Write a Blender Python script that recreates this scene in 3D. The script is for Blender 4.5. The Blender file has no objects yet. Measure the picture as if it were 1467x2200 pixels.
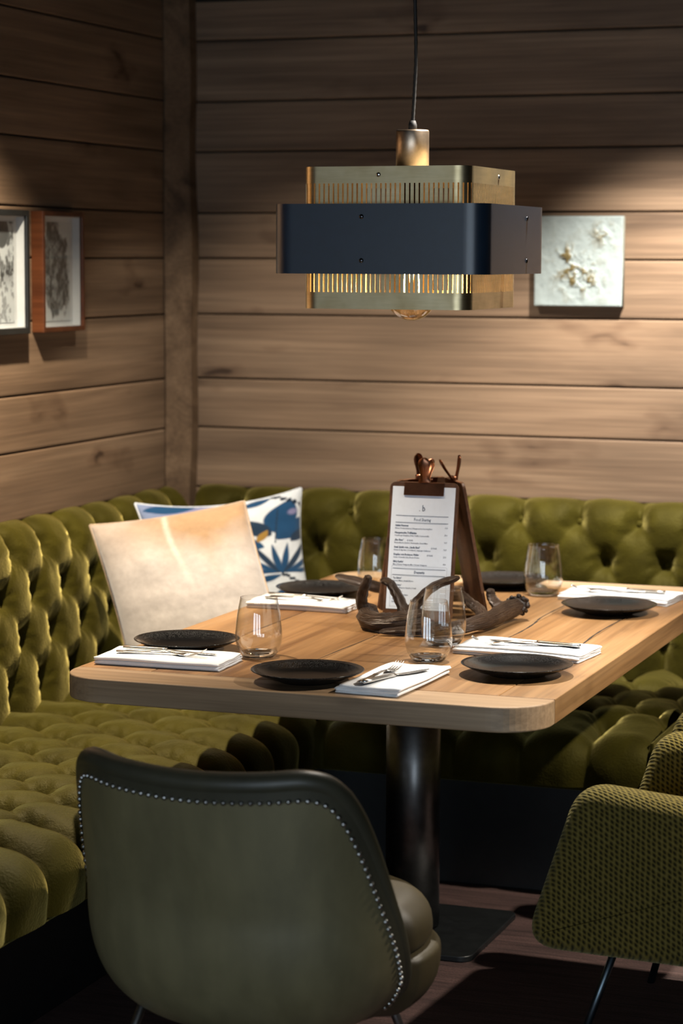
import bpy, bmesh, math, random
import numpy as np
from mathutils import Vector, Matrix
random.seed(7); rng = np.random.default_rng(7)
scene = bpy.context.scene
col = scene.collection
pi = math.pi

# ------------------------------------------------------------------ camera, light, exposure
CAM_H = 1.64
yaw, pit, roll = math.radians(20.03), math.radians(6.19), math.radians(0.21)
fwd = Vector((-math.sin(yaw)*math.cos(pit), math.cos(yaw)*math.cos(pit), -math.sin(pit)))
r0 = Vector((math.cos(yaw), math.sin(yaw), 0)); u0 = r0.cross(fwd)
rgt = math.cos(roll)*r0 + math.sin(roll)*u0; up = rgt.cross(fwd)
cd = bpy.data.cameras.new('camera'); cam = bpy.data.objects.new('camera', cd); col.objects.link(cam)
cam.matrix_world = Matrix(((rgt.x, up.x, -fwd.x, 0), (rgt.y, up.y, -fwd.y, 0), (rgt.z, up.z, -fwd.z, CAM_H), (0, 0, 0, 1)))
cd.sensor_fit = 'VERTICAL'; cd.sensor_height = 36; cd.sensor_width = 24; cd.lens = 5045/2200*36
cd.clip_start = 0.05
cd.dof.use_dof = True; cd.dof.focus_distance = 5.15; cd.dof.aperture_fstop = 3.2
scene.camera = cam

world = bpy.data.worlds.new('world'); scene.world = world; world.use_nodes = True
world.node_tree.nodes['Background'].inputs[0].default_value = (0.55, 0.7, 1.0, 1)
world.node_tree.nodes['Background'].inputs[1].default_value = 0.3

def spot(name, loc, target, power, angle, blend, color, radius=0.035):
    l = bpy.data.lights.new(name, 'SPOT'); l.energy = power; l.spot_size = math.radians(angle); l.spot_blend = blend
    l.color = color; l.shadow_soft_size = radius
    o = bpy.data.objects.new(name, l); col.objects.link(o); o.location = loc
    o.rotation_euler = (Vector(target)-Vector(loc)).to_track_quat('-Z', 'Y').to_euler()
    return o
WARM = (1.0, 0.92, 0.81)
spot('ceiling_spot_table', (-1.44, 5.42, 2.39), (-1.55, 5.15, 0.75), 250, 86, 0.9, WARM, 0.022)
spot('ceiling_spot_back_wall', (-1.24, 6.00, 2.39), (-1.50, 6.72, 0.90), 430, 66, 1.0, (1.0, 0.93, 0.84))
spot('added_fill_spot_corner', (-2.20, 5.72, 2.39), (-2.42, 6.55, 0.80), 150, 76, 1.0, (1.0, 0.91, 0.78))  # added fill spot, brightens the cushions and the left of the back wall
spot('ceiling_spot_left_wall', (-2.54, 4.98, 2.39), (-2.84, 5.20, 0.75), 370, 94, 0.9, (1.0, 0.845, 0.645), 0.025)
spot('ceiling_spot_chairs', (0.35, 5.05, 2.39), (-1.0, 5.05, 0.45), 330, 56, 0.7, WARM)
def area(name, loc, target, sx, sy, power, color):
    l = bpy.data.lights.new(name, 'AREA'); l.shape = 'RECTANGLE'; l.size = sx; l.size_y = sy; l.energy = power; l.color = color
    o = bpy.data.objects.new(name, l); col.objects.link(o); o.location = loc
    o.rotation_euler = (Vector(target)-Vector(loc)).to_track_quat('-Z', 'Y').to_euler()
    return o
for wx in (-2.0, -0.2, 1.6):
    area('window_daylight', (wx, -2.5, 1.36), (wx, 0, 1.36), 1.3, 1.6, 48, (0.72, 0.86, 1.0))

vs = scene.view_settings
vs.view_transform = 'Standard'; vs.look = 'None'; vs.exposure = 0.0; vs.gamma = 1.0; vs.use_curve_mapping = False
scene.cycles.max_bounces = 6; scene.cycles.diffuse_bounces = 3; scene.cycles.glossy_bounces = 3; scene.cycles.transmission_bounces = 6; scene.cycles.transparent_max_bounces = 16
scene.cycles.use_adaptive_sampling = True; scene.cycles.adaptive_threshold = 0.03; scene.cycles.adaptive_min_samples = 16
scene.cycles.caustics_reflective = False; scene.cycles.caustics_refractive = False
scene.cycles.sample_clamp_indirect = 4.0
scene.cycles.use_denoising = True

# ------------------------------------------------------------------ node helpers
def new_mat(name):
    m = bpy.data.materials.new(name); m.use_nodes = True
    nt = m.node_tree; b = nt.nodes['Principled BSDF']
    return m, nt, b
def N(nt, kind, ins=None, **props):
    n = nt.nodes.new(kind)
    for k, v in props.items(): setattr(n, k, v)
    for k, v in (ins or {}).items():
        s = n.inputs[k]
        if hasattr(v, 'is_output') or isinstance(v, bpy.types.NodeSocket): nt.links.new(v, s)
        else: s.default_value = v
    return n
def rgba(c): return (c[0], c[1], c[2], 1)
def ramp(nt, fac, stops):
    n = nt.nodes.new('ShaderNodeValToRGB'); nt.links.new(fac, n.inputs[0])
    e = n.color_ramp.elements
    while len(e) < len(stops): e.new(0.5)
    for i, (p, c) in enumerate(stops):
        e[i].position = p; e[i].color = rgba(c) if len(c) == 3 else c
    return n.outputs[0]
def mix(nt, fac, a, b, mode='MIX'):
    n = nt.nodes.new('ShaderNodeMix'); n.data_type = 'RGBA'; n.blend_type = mode
    for s, v in ((n.inputs[0], fac), (n.inputs[6], a), (n.inputs[7], b)):
        if isinstance(v, bpy.types.NodeSocket): nt.links.new(v, s)
        elif isinstance(v, (int, float)): s.default_value = v
        else: s.default_value = rgba(v)
    return n.outputs[2]
def coords(nt, scale=(1, 1, 1), rand=True):
    tc = N(nt, 'ShaderNodeTexCoord'); v = tc.outputs['Object']
    if rand:
        oi = N(nt, 'ShaderNodeObjectInfo')
        mu = N(nt, 'ShaderNodeMath', {0: oi.outputs['Random'], 1: 53.0}, operation='MULTIPLY')
        add = N(nt, 'ShaderNodeVectorMath', {0: v, 1: mu.outputs[0]}, operation='ADD'); v = add.outputs[0]
    mp = N(nt, 'ShaderNodeMapping', {'Vector': v, 'Scale': scale})
    return mp.outputs[0]
def noise(nt, vec, scale=1, detail=4, rough=0.5, dist=0.0):
    return N(nt, 'ShaderNodeTexNoise', {'Vector': vec, 'Scale': scale, 'Detail': detail, 'Roughness': rough, 'Distortion': dist}).outputs['Fac']
def bump(nt, bsdf, h, strength, dist):
    b = N(nt, 'ShaderNodeBump', {'Height': h, 'Strength': strength, 'Distance': dist}); nt.links.new(b.outputs[0], bsdf.inputs['Normal'])

def wood(name, dark, mid, light, rough, knots=0.0, grain=1.0, bstr=0.25, spec=0.3, along='X', streak=14):
    m, nt, b = new_mat(name)
    sc = {'X': (0.9, streak, streak), 'Y': (streak, 0.9, streak)}[along]
    v = coords(nt, sc)
    big = noise(nt, v, 0.55, 5, 0.55, 1.2)
    colr = ramp(nt, big, [(0.28, dark), (0.5, mid), (0.72, light)])
    fs = tuple(s*(2.2 if i == (0 if along == 'X' else 1) else 7) for i, s in enumerate(sc))
    fine = noise(nt, coords(nt, fs), 1.0, 3, 0.6)
    colr = mix(nt, 0.35*grain, colr, ramp(nt, fine, [(0.35, (0.25, 0.25, 0.25)), (0.65, (1, 1, 1))]), 'MULTIPLY')
    patch = noise(nt, coords(nt, (1.1, 2.6, 2.6) if along == 'X' else (2.6, 1.1, 2.6)), 1.3, 2, 0.5)
    colr = mix(nt, 0.55, colr, ramp(nt, patch, [(0.3, (0.55, 0.54, 0.53)), (0.7, (1.15, 1.12, 1.08))]), 'MULTIPLY')
    if knots:
        kv = coords(nt, (2.1, 5.2, 5.2) if along == 'X' else (5.2, 2.1, 5.2))
        wob = N(nt, 'ShaderNodeTexNoise', {'Vector': kv, 'Scale': 2.5, 'Detail': 2})
        kv2 = N(nt, 'ShaderNodeVectorMath', {0: kv, 1: wob.outputs['Color']}, operation='ADD').outputs[0]
        vo = N(nt, 'ShaderNodeTexVoronoi', {'Vector': kv2, 'Scale': 1.0, 'Randomness': 1.0})
        k = ramp(nt, vo.outputs['Distance'], [(0.07, (0.14, 0.10, 0.085)), (0.15, (0.70, 0.66, 0.64)), (0.30, (1, 1, 1))])
        colr = mix(nt, knots, colr, k, 'MULTIPLY')
    nt.links.new(colr, b.inputs['Base Color'])
    b.inputs['Roughness'].default_value = rough; b.inputs['Specular IOR Level'].default_value = spec
    bump(nt, b, fine, bstr, 0.002)
    return m

def plain(name, c, rough=0.5, metal=0.0, spec=0.5, coat=0.0, nscale=0, namt=0.2, bstr=0.0, bdist=0.001, aniso=0.0):
    m, nt, b = new_mat(name)
    b.inputs['Base Color'].default_value = rgba(c); b.inputs['Roughness'].default_value = rough
    b.inputs['Metallic'].default_value = metal; b.inputs['Specular IOR Level'].default_value = spec
    b.inputs['Coat Weight'].default_value = coat; b.inputs['Coat Roughness'].default_value = 0.2
    if nscale:
        n = noise(nt, coords(nt, (1, 1, 1)), nscale, 4, 0.6)
        cc = mix(nt, 1.0, c, ramp(nt, n, [(0.3, (1-namt,)*3), (0.7, (1+namt,)*3)]), 'MULTIPLY')
        nt.links.new(cc, b.inputs['Base Color'])
        if bstr: bump(nt, b, n, bstr, bdist)
    return m

M = {}
M['wall_wood'] = wood('weathered_pine', (0.115, 0.073, 0.045), (0.205, 0.135, 0.085), (0.28, 0.19, 0.122), 0.62, knots=0.85)
M['table_wood'] = wood('oiled_oak', (0.135, 0.060, 0.021), (0.325, 0.176, 0.073), (0.43, 0.258, 0.126), 0.44, knots=0.75, along='Y', bstr=0.15, spec=0.35)
M['table_end_daylit'] = wood('oiled_oak_end_daylit', (0.29, 0.185, 0.105), (0.42, 0.285, 0.17), (0.52, 0.37, 0.235), 0.46, knots=0.25, along='X', bstr=0.15, spec=0.35)  # paler breadboard ends, with the daylight on them painted in as grey
M['walnut'] = wood('walnut', (0.05, 0.022, 0.011), (0.11, 0.05, 0.024), (0.17, 0.08, 0.04), 0.45, along='Y')
M['mahogany'] = wood('mahogany', (0.05, 0.015, 0.006), (0.095, 0.030, 0.011), (0.135, 0.048, 0.018), 0.4, along='Y')
M['black_wood'] = plain('black_lacquer', (0.008, 0.009, 0.009), 0.45, nscale=30, namt=0.3)
M['dark_core'] = plain('dark_filler', (0.012, 0.010, 0.009), 0.8, nscale=20)
M['ceiling'] = plain('dark_ceiling_paint', (0.012, 0.011, 0.010), 0.8, nscale=6, bstr=0.1)
M['wall_dark'] = plain('dark_panel', (0.03, 0.024, 0.018), 0.8, nscale=3, bstr=0.1)
M['white_matte'] = plain('white_mount', (0.50, 0.515, 0.53), 0.8, nscale=60, namt=0.03)
M['paper'] = plain('menu_paper_daylit', (0.70, 0.79, 0.92), 0.7, nscale=90, namt=0.02)  # white sheet, the cool daylight falling on it tinted into the colour
M['ink'] = plain('dark_blue_ink', (0.02, 0.045, 0.10), 0.7, nscale=100, namt=0.05)
M['linen'] = plain('white_linen', (0.80, 0.81, 0.82), 0.85, nscale=500, namt=0.05, bstr=0.15, bdist=0.0004)
M['steel'] = plain('polished_steel', (0.75, 0.73, 0.69), 0.24, metal=1.0, nscale=40, namt=0.05)
M['column_steel'] = plain('dark_brushed_steel', (0.20, 0.195, 0.19), 0.36, metal=1.0, nscale=14, namt=0.35)
M['blue_steel'] = plain('blackened_leg_steel', (0.10, 0.13, 0.15), 0.35, metal=1.0, nscale=30, namt=0.2)
M['band'] = plain('dark_metal_blue_reflection', (0.010, 0.022, 0.042), 0.36, metal=0.0, spec=0.8, nscale=40, namt=0.1)  # dark satin metal; the blue daylight it reflects is painted into the base colour
M['screw'] = plain('dark_screw', (0.10, 0.10, 0.11), 0.25, metal=1.0, nscale=50)
M['copper'] = plain('aged_copper', (0.26, 0.115, 0.065), 0.28, metal=1.0, nscale=25, namt=0.25)
M['stem_brass'] = plain('aged_copper_brass', (0.42, 0.33, 0.25), 0.38, metal=1.0, nscale=18, namt=0.35)
M['cable'] = plain('black_textile_cable', (0.008, 0.008, 0.009), 0.7, nscale=300, bstr=0.3)
M['nail'] = plain('dull_nickel_nail', (0.42, 0.42, 0.40), 0.3, metal=1.0, nscale=40)
M['gap'] = plain('shadow_black', (0.006, 0.006, 0.006), 0.9, nscale=10)

def brass_mat():
    m, nt, b = new_mat('brushed_brass')
    n = noise(nt, coords(nt, (8, 8, 90)), 1.5, 3, 0.6); p = noise(nt, coords(nt, (1, 1, 1)), 9, 3, 0.6)
    c = ramp(nt, p, [(0.3, (0.46, 0.35, 0.18)), (0.7, (0.66, 0.55, 0.34))])
    c = mix(nt, 0.3, c, ramp(nt, n, [(0.3, (0.6, 0.6, 0.6)), (0.7, (1.1, 1.1, 1.1))]), 'MULTIPLY')
    nt.links.new(c, b.inputs['Base Color']); b.inputs['Metallic'].default_value = 1
    nt.links.new(ramp(nt, p, [(0.3, (0.46,)*3), (0.7, (0.34,)*3)]), b.inputs['Roughness'])
    return m
M['brass'] = brass_mat()

def velvet_mat():
    m, nt, b = new_mat('olive_velvet')
    v = coords(nt, (1, 1, 1), False)
    n1 = noise(nt, v, 7, 4, 0.6, 0.5); n2 = noise(nt, v, 160, 3, 0.6)
    c = ramp(nt, n1, [(0.3, (0.018, 0.0150, 0.0016)), (0.7, (0.038, 0.0318, 0.0032))])
    nt.links.new(c, b.inputs['Base Color']); b.inputs['Roughness'].default_value = 0.60
    b.inputs['Specular IOR Level'].default_value = 0.18; b.inputs['Specular Tint'].default_value = (0.95, 0.82, 0.30, 1)
    b.inputs['Sheen Weight'].default_value = 1.0; b.inputs['Sheen Roughness'].default_value = 0.34
    b.inputs['Sheen Tint'].default_value = (0.80, 0.665, 0.215, 1)
    mx = N(nt, 'ShaderNodeMath', {0: n1, 1: n2}, operation='ADD').outputs[0]
    bump(nt, b, mx, 0.35, 0.005)
    return m
M['velvet'] = velvet_mat()

def leather_mat(name, lo, hi, rough, bs=0.12):
    m, nt, b = new_mat(name)
    v = coords(nt, (1, 1, 1), False)
    n1 = noise(nt, v, 5, 5, 0.6, 0.4); n3 = noise(nt, coords(nt, (7, 7, 1.2), False), 3, 3, 0.5)
    vo = N(nt, 'ShaderNodeTexVoronoi', {'Vector': v, 'Scale': 420.0}, feature='DISTANCE_TO_EDGE')
    c = ramp(nt, n1, [(0.3, lo), (0.7, hi)])
    c = mix(nt, 0.5, c, ramp(nt, n3, [(0.3, (0.7, 0.7, 0.7)), (0.7, (1.15, 1.13, 1.1))]), 'MULTIPLY')
    nt.links.new(c, b.inputs['Base Color']); b.inputs['Specular IOR Level'].default_value = 0.5
    nt.links.new(ramp(nt, n1, [(0.3, (rough+0.08,)*3), (0.7, (rough-0.06,)*3)]), b.inputs['Roughness'])
    bump(nt, b, vo.outputs['Distance'], bs, 0.0015)
    return m
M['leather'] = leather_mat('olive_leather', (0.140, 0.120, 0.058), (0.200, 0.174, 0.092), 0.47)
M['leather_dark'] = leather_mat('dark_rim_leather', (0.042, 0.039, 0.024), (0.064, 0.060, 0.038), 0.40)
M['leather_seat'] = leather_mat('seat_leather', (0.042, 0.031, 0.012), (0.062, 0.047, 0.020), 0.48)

def weave_mat():
    m, nt, b = new_mat('olive_waffle_weave')
    v = coords(nt, (1, 1, 1), False)
    sp = N(nt, 'ShaderNodeSeparateXYZ', {0: v})
    uu = N(nt, 'ShaderNodeMath', {0: sp.outputs[1], 1: 0.62, 2: sp.outputs[0]}, operation='MULTIPLY_ADD').outputs[0]
    vv = N(nt, 'ShaderNodeMath', {0: sp.outputs[1], 1: 0.80, 2: sp.outputs[2]}, operation='MULTIPLY_ADD').outputs[0]
    row = N(nt, 'ShaderNodeMath', {0: uu, 1: 0.55, 2: vv}, operation='MULTIPLY_ADD').outputs[0]
    cv = N(nt, 'ShaderNodeCombineXYZ', {0: uu, 1: row})
    vo = N(nt, 'ShaderNodeTexVoronoi', {'Vector': cv.outputs[0], 'Scale': 92.0, 'Randomness': 0.22}, voronoi_dimensions='2D')
    n = noise(nt, v, 4, 3, 0.5)
    c = ramp(nt, vo.outputs['Distance'], [(0.18, (0.018, 0.015, 0.005)), (0.42, (0.120, 0.091, 0.020)), (0.7, (0.175, 0.136, 0.038))])
    c = mix(nt, 0.5, c, ramp(nt, n, [(0.3, (0.8, 0.85, 0.9)), (0.7, (1.1, 1.05, 0.95))]), 'MULTIPLY')
    nt.links.new(c, b.inputs['Base Color']); b.inputs['Roughness'].default_value = 0.9
    b.inputs['Specular IOR Level'].default_value = 0.1; b.inputs['Sheen Weight'].default_value = 0.25
    b.inputs['Sheen Tint'].default_value = (0.9, 0.8, 0.4, 1)
    bump(nt, b, ramp(nt, vo.outputs['Distance'], [(0.1, (0, 0, 0)), (0.6, (1, 1, 1))]), 0.8, 0.003)
    return m
M['weave'] = weave_mat()

def plate_mat():
    m, nt, b = new_mat('black_stoneware')
    tc = N(nt, 'ShaderNodeTexCoord'); v = tc.outputs['Object']
    fine = noise(nt, v, 420, 2, 0.7); big = noise(nt, v, 16, 3, 0.6)
    sep = N(nt, 'ShaderNodeSeparateXYZ', {0: v})
    r2 = N(nt, 'ShaderNodeVectorMath', {0: v}, operation='LENGTH').outputs['Value']
    rim = N(nt, 'ShaderNodeMapRange', {0: r2, 1: 0.065, 2: 0.105, 3: -0.10, 4: 0.08}).outputs[0]
    s = N(nt, 'ShaderNodeMath', {0: fine, 1: rim}, operation='ADD').outputs[0]
    f = ramp(nt, s, [(0.565, (0, 0, 0)), (0.62, (1, 1, 1))])
    c = mix(nt, f, (0.0030, 0.0030, 0.0033), (0.030, 0.030, 0.030)); nt.links.new(c, b.inputs['Base Color'])
    nt.links.new(ramp(nt, s, [(0.5, (0.22,)*3), (0.64, (0.12,)*3)]), b.inputs['Roughness'])
    b.inputs['Specular IOR Level'].default_value = 0.28
    bump(nt, b, fine, 0.12, 0.001)
    return m
M['plate'] = plate_mat()

def antler_mat():
    m, nt, b = new_mat('bronze_brown_antler')
    tc = N(nt, 'ShaderNodeTexCoord')
    n = noise(nt, coords(nt, (1, 1, 1), False), 55, 5, 0.65, 1.0)
    w = N(nt, 'ShaderNodeTexWave', {'Vector': tc.outputs['UV'], 'Scale': 2.0, 'Distortion': 6.0, 'Detail': 3.0, 'Detail Scale': 2.0}, bands_direction='X').outputs['Fac']
    h = N(nt, 'ShaderNodeMath', {0: n, 1: w}, operation='ADD').outputs[0]
    c = ramp(nt, h, [(0.45, (0.008, 0.004, 0.0022)), (0.65, (0.028, 0.0145, 0.008)), (0.95, (0.072, 0.044, 0.028))])
    nt.links.new(c, b.inputs['Base Color']); b.inputs['Roughness'].default_value = 0.38; b.inputs['Metallic'].default_value = 0.25
    bump(nt, b, h, 0.7, 0.004)
    return m
M['antler'] = antler_mat()

def floor_mat():
    m, nt, b = new_mat('dark_reddish_floorboards')
    n = noise(nt, coords(nt, (3, 40, 3), False), 1.2, 5, 0.6, 1.0); f = noise(nt, coords(nt, (1, 1, 1), False), 180, 3, 0.6)
    c = ramp(nt, n, [(0.3, (0.035, 0.018, 0.015)), (0.7, (0.115, 0.062, 0.052))])
    c = mix(nt, 0.6, c, ramp(nt, f, [(0.35, (0.4, 0.4, 0.4)), (0.65, (1.2, 1.2, 1.2))]), 'MULTIPLY')
    nt.links.new(c, b.inputs['Base Color']); b.inputs['Roughness'].default_value = 0.7
    bump(nt, b, f, 0.3, 0.002)
    return m
M['floor'] = floor_mat()

def glass_thin(name, tint=(1, 1, 1), ior=1.5, power=5.0):
    m = bpy.data.materials.new(name); m.use_nodes = True; nt = m.node_tree; nt.nodes.clear()
    out = N(nt, 'ShaderNodeOutputMaterial'); lw = N(nt, 'ShaderNodeLayerWeight', {'Blend': 0.5})
    f0 = ((ior-1)/(ior+1))**2
    pw = N(nt, 'ShaderNodeMath', {0: lw.outputs['Facing'], 1: power}, operation='POWER')
    fr = N(nt, 'ShaderNodeMath', {0: pw.outputs[0], 1: 1-f0, 2: f0}, operation='MULTIPLY_ADD')
    t = N(nt, 'ShaderNodeBsdfTransparent', {'Color': rgba(tint)}); g = N(nt, 'ShaderNodeBsdfGlossy', {'Color': (1, 1, 1, 1), 'Roughness': 0.015})
    mx = N(nt, 'ShaderNodeMixShader', {0: fr.outputs[0], 1: t.outputs[0], 2: g.outputs[0]})
    nt.links.new(mx.outputs[0], out.inputs[0]); return m
M['glass'] = glass_thin('clear_glass', (0.965, 0.97, 0.97), 1.55, 3.2)
M['bulb_glass'] = glass_thin('amber_bulb_glass', (1.0, 0.87, 0.66), 1.6, 2.6)
M['pane'] = glass_thin('picture_glass', (0.97, 0.98, 0.98), 1.3)
def glass_solid():
    m, nt, b = new_mat('thick_glass'); b.inputs['Transmission Weight'].default_value = 1; b.inputs['Roughness'].default_value = 0.0
    b.inputs['IOR'].default_value = 1.5; b.inputs['Base Color'].default_value = (0.97, 0.985, 0.98, 1); return m
M['glass_base'] = glass_solid()
def emit(name, c, s):
    m = bpy.data.materials.new(name); m.use_nodes = True; nt = m.node_tree; nt.nodes.clear()
    o = N(nt, 'ShaderNodeOutputMaterial'); e = N(nt, 'ShaderNodeEmission', {'Color': rgba(c), 'Strength': s}); nt.links.new(e.outputs[0], o.inputs[0]); return m
M['filament'] = emit('glowing_filament', (1.0, 0.72, 0.38), 60)
def attr_mat(name, rough, sheen=0.0, nscale=60, bs=0.2, mottle=0.15):
    m, nt, b = new_mat(name)
    a = N(nt, 'ShaderNodeAttribute', attribute_name='print')
    n = noise(nt, coords(nt, (1, 1, 1), False), nscale, 4, 0.6)
    c = mix(nt, 1.0, a.outputs['Color'], ramp(nt, n, [(0.3, (1-mottle,)*3), (0.7, (1+mottle*0.6,)*3)]), 'MULTIPLY')
    nt.links.new(c, b.inputs['Base Color']); b.inputs['Roughness'].default_value = rough
    b.inputs['Sheen Weight'].default_value = sheen; b.inputs['Specular IOR Level'].default_value = 0.2
    bump(nt, b, n, bs, 0.002)
    return m
M['print_cloth'] = attr_mat('printed_cotton', 0.85, 0.1, 300, 0.1, 0.05)
M['hide'] = attr_mat('short_hair_hide', 0.75, 0.5, 70, 0.35, 0.10)
M['art'] = attr_mat('ink_print', 0.7, 0, 120, 0.0, 0.04)
M['relief'] = attr_mat('pale_glazed_relief', 0.45, 0, 40, 0.5, 0.10)

# ------------------------------------------------------------------ mesh helpers
def link(o, parent=None):
    col.objects.link(o)
    if parent is not None: o.parent = parent
    return o
def mesh_obj(name, verts, faces, mat, parent=None, smooth=True, loc=None, uv=None):
    me = bpy.data.meshes.new(name)
    me.from_pydata([tuple(v) for v in verts], [], faces); me.update()
    if mat is not None: me.materials.append(mat)
    if smooth:
        me.polygons.foreach_set('use_smooth', [True]*len(me.polygons))
    if uv is not None:
        l = me.uv_layers.new(name='UVMap'); idx = np.zeros(len(me.loops), dtype=np.int32); me.loops.foreach_get('vertex_index', idx)
        l.data.foreach_set('uv', np.asarray(uv, dtype=np.float32)[idx].ravel())
    o = bpy.data.objects.new(name, me)
    if loc is not None: o.location = loc
    return link(o, parent)
def bm_obj(name, bm, mat, parent=None, smooth=False, loc=None):
    bmesh.ops.recalc_face_normals(bm, faces=bm.faces)
    me = bpy.data.meshes.new(name); bm.to_mesh(me); bm.free()
    if mat is not None: me.materials.append(mat)
    if smooth: me.polygons.foreach_set('use_smooth', [True]*len(me.polygons))
    o = bpy.data.objects.new(name, me)
    if loc is not None: o.location = loc
    return link(o, parent)
def empty(name, loc=(0, 0, 0), rz=0.0):
    o = bpy.data.objects.new(name, None); col.objects.link(o); o.location = loc; o.rotation_euler = (0, 0, rz); o.empty_display_size = 0.1
    return o
def tag(o, label, cat, group=None):
    o['label'] = label; o['category'] = cat
    if group: o['group'] = group
    return o
def struct(o): o['kind'] = 'structure'; return o
def copy_tree(o, parent=None):
    c = o.copy(); col.objects.link(c)
    if parent is not None: c.parent = parent
    for ch in list(o.children): copy_tree(ch, c)
    return c
def box_bm(x0, x1, y0, y1, z0, z1, bev=0.0, seg=2, bm=None):
    b2 = bmesh.new(); bmesh.ops.create_cube(b2, size=1)
    for v in b2.verts:
        v.co = Vector((x0 if v.co.x < 0 else x1, y0 if v.co.y < 0 else y1, z0 if v.co.z < 0 else z1))
    if bev: bmesh.ops.bevel(b2, geom=list(b2.edges), offset=bev, segments=seg, affect='EDGES', profile=0.6)
    if bm is None: return b2
    tmp = bpy.data.meshes.new('t'); b2.to_mesh(tmp); b2.free(); bm.from_mesh(tmp); bpy.data.meshes.remove(tmp)
    return bm
def box(name, x0, x1, y0, y1, z0, z1, mat, parent=None, bev=0.0, seg=2, smooth=False, loc=None):
    return bm_obj(name, box_bm(x0, x1, y0, y1, z0, z1, bev, seg), mat, parent, smooth, loc)
def lathe(profile, seg=48):
    V = []; F = []
    n = len(profile)
    for i in range(seg):
        a = 2*pi*i/seg
        for r, z in profile: V.append((r*math.cos(a), r*math.sin(a), z))
    for i in range(seg):
        j = (i+1) % seg
        for k in range(n-1): F.append((i*n+k, j*n+k, j*n+k+1, i*n+k+1))
    return V, F
def catmull(pts, k=8):
    P = [np.array(p, float) for p in pts]; P = [2*P[0]-P[1]] + P + [2*P[-1]-P[-2]]
    out = []
    for i in range(1, len(P)-2):
        for j in range(k):
            t = j/k; p0, p1, p2, p3 = P[i-1:i+3]
            out.append(0.5*((2*p1)+(-p0+p2)*t+(2*p0-5*p1+4*p2-p3)*t*t+(-p0+3*p1-3*p2+p3)*t**3))
    out.append(P[-2]); return np.array(out)
def tube(pts, rad, seg=10, caps=True, wob=None, flat=1.0):
    P = np.asarray(pts, float); n = len(P); R = np.broadcast_to(np.asarray(rad, float), (n,))
    T = np.gradient(P, axis=0); T /= np.linalg.norm(T, axis=1)[:, None]+1e-12
    ref = np.array([0, 0, 1.0]) if abs(T[0][2]) < 0.9 else np.array([1.0, 0, 0])
    A = np.cross(T[0], ref); A /= np.linalg.norm(A)
    V = []; UV = []; dist = 0
    for i in range(n):
        if i: dist += np.linalg.norm(P[i]-P[i-1])
        A = A-T[i]*(A@T[i]); A /= np.linalg.norm(A)+1e-12; B = np.cross(T[i], A)
        for k in range(seg):
            a = 2*pi*k/seg; r = R[i]*(1 if wob is None else wob(i/n, a))
            V.append(P[i]+r*(math.cos(a)*A+math.sin(a)*B*flat)); UV.append((abs(k/seg-0.5)*2*3, dist*6))
    F = [(i*seg+k, i*seg+(k+1) % seg, (i+1)*seg+(k+1) % seg, (i+1)*seg+k) for i in range(n-1) for k in range(seg)]
    if caps:
        F.append(tuple(range(seg-1, -1, -1))); F.append(tuple((n-1)*seg+k for k in range(seg)))
    return V, F, UV
class MB:
    def __init__(s): s.V = []; s.F = []; s.UV = []
    def add(s, V, F, UV=None):
        o = len(s.V); s.V += [tuple(v) for v in V]; s.F += [tuple(i+o for i in f) for f in F]
        s.UV += list(UV) if UV is not None else [(0, 0)]*len(V); return s
    def build(s, name, mat, parent=None, smooth=True, loc=None): return mesh_obj(name, s.V, s.F, mat, parent, smooth, loc, s.UV)
def grid_faces(nu, nv):
    return [(i*nv+j, (i+1)*nv+j, (i+1)*nv+j+1, i*nv+j+1) for i in range(nu-1) for j in range(nv-1)]
def flip(F): return [tuple(reversed(f)) for f in F]
def set_colors(o, C):
    a = o.data.color_attributes.new('print', 'FLOAT_COLOR', 'POINT')
    C = np.asarray(C, dtype=np.float32); C4 = np.ones((len(C), 4), np.float32); C4[:, :3] = C
    a.data.foreach_set('color', C4.ravel())
def sstep(a, b, x):
    t = np.clip((x-a)/(b-a), 0, 1); return t*t*(3-2*t)
def vnoise(x, y, seed=0):
    """value noise, vectorised"""
    def h(i, j): 
        v = np.sin(i*127.1+j*311.7+seed*74.7)*43758.5453; return v-np.floor(v)
    i, j = np.floor(x), np.floor(y); fx, fy = x-i, y-j
    fx = fx*fx*(3-2*fx); fy = fy*fy*(3-2*fy)
    return (h(i, j)*(1-fx)+h(i+1, j)*fx)*(1-fy)+(h(i, j+1)*(1-fx)+h(i+1, j+1)*fx)*fy
def fbm(x, y, seed=0, o=4):
    s = 0; a = 0.5; t = 0
    for k in range(o): s = s+a*vnoise(x*2**k, y*2**k, seed+k); t += a; a *= 0.55
    return s/t

# ------------------------------------------------------------------ the room
XW, YW, ZC = -2.99, 6.72, 2.42
XR, YF = 2.6, -2.6
fl = struct(box('floor', XW-0.1, XR+0.1, YF-0.1, YW+0.1, -0.06, 0.0, M['floor']))
struct(box('ceiling', XW-0.1, XR+0.1, YF-0.1, YW+0.1, ZC, ZC+0.08, M['ceiling']))
wl = struct(box('wall_left', XW-0.12, XW-0.022, YF-0.1, YW+0.12, 0, ZC, M['gap']))
wb = struct(box('wall_back', XW-0.02, XR+0.1, YW+0.022, YW+0.12, 0, ZC, M['gap']))
struct(box('wall_right', XR, XR+0.1, YF, YW, 0, ZC, M['wall_dark']))
wf = struct(box('wall_front', XW, -2.7, YF-0.1, YF, 0, ZC, M['wall_dark']))
for x0, x1 in ((-1.3, -0.9), (0.5, 0.9), (2.3, XR)): box('panel', x0, x1, YF-0.1, YF, 0, ZC, M['wall_dark'], wf)
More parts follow.
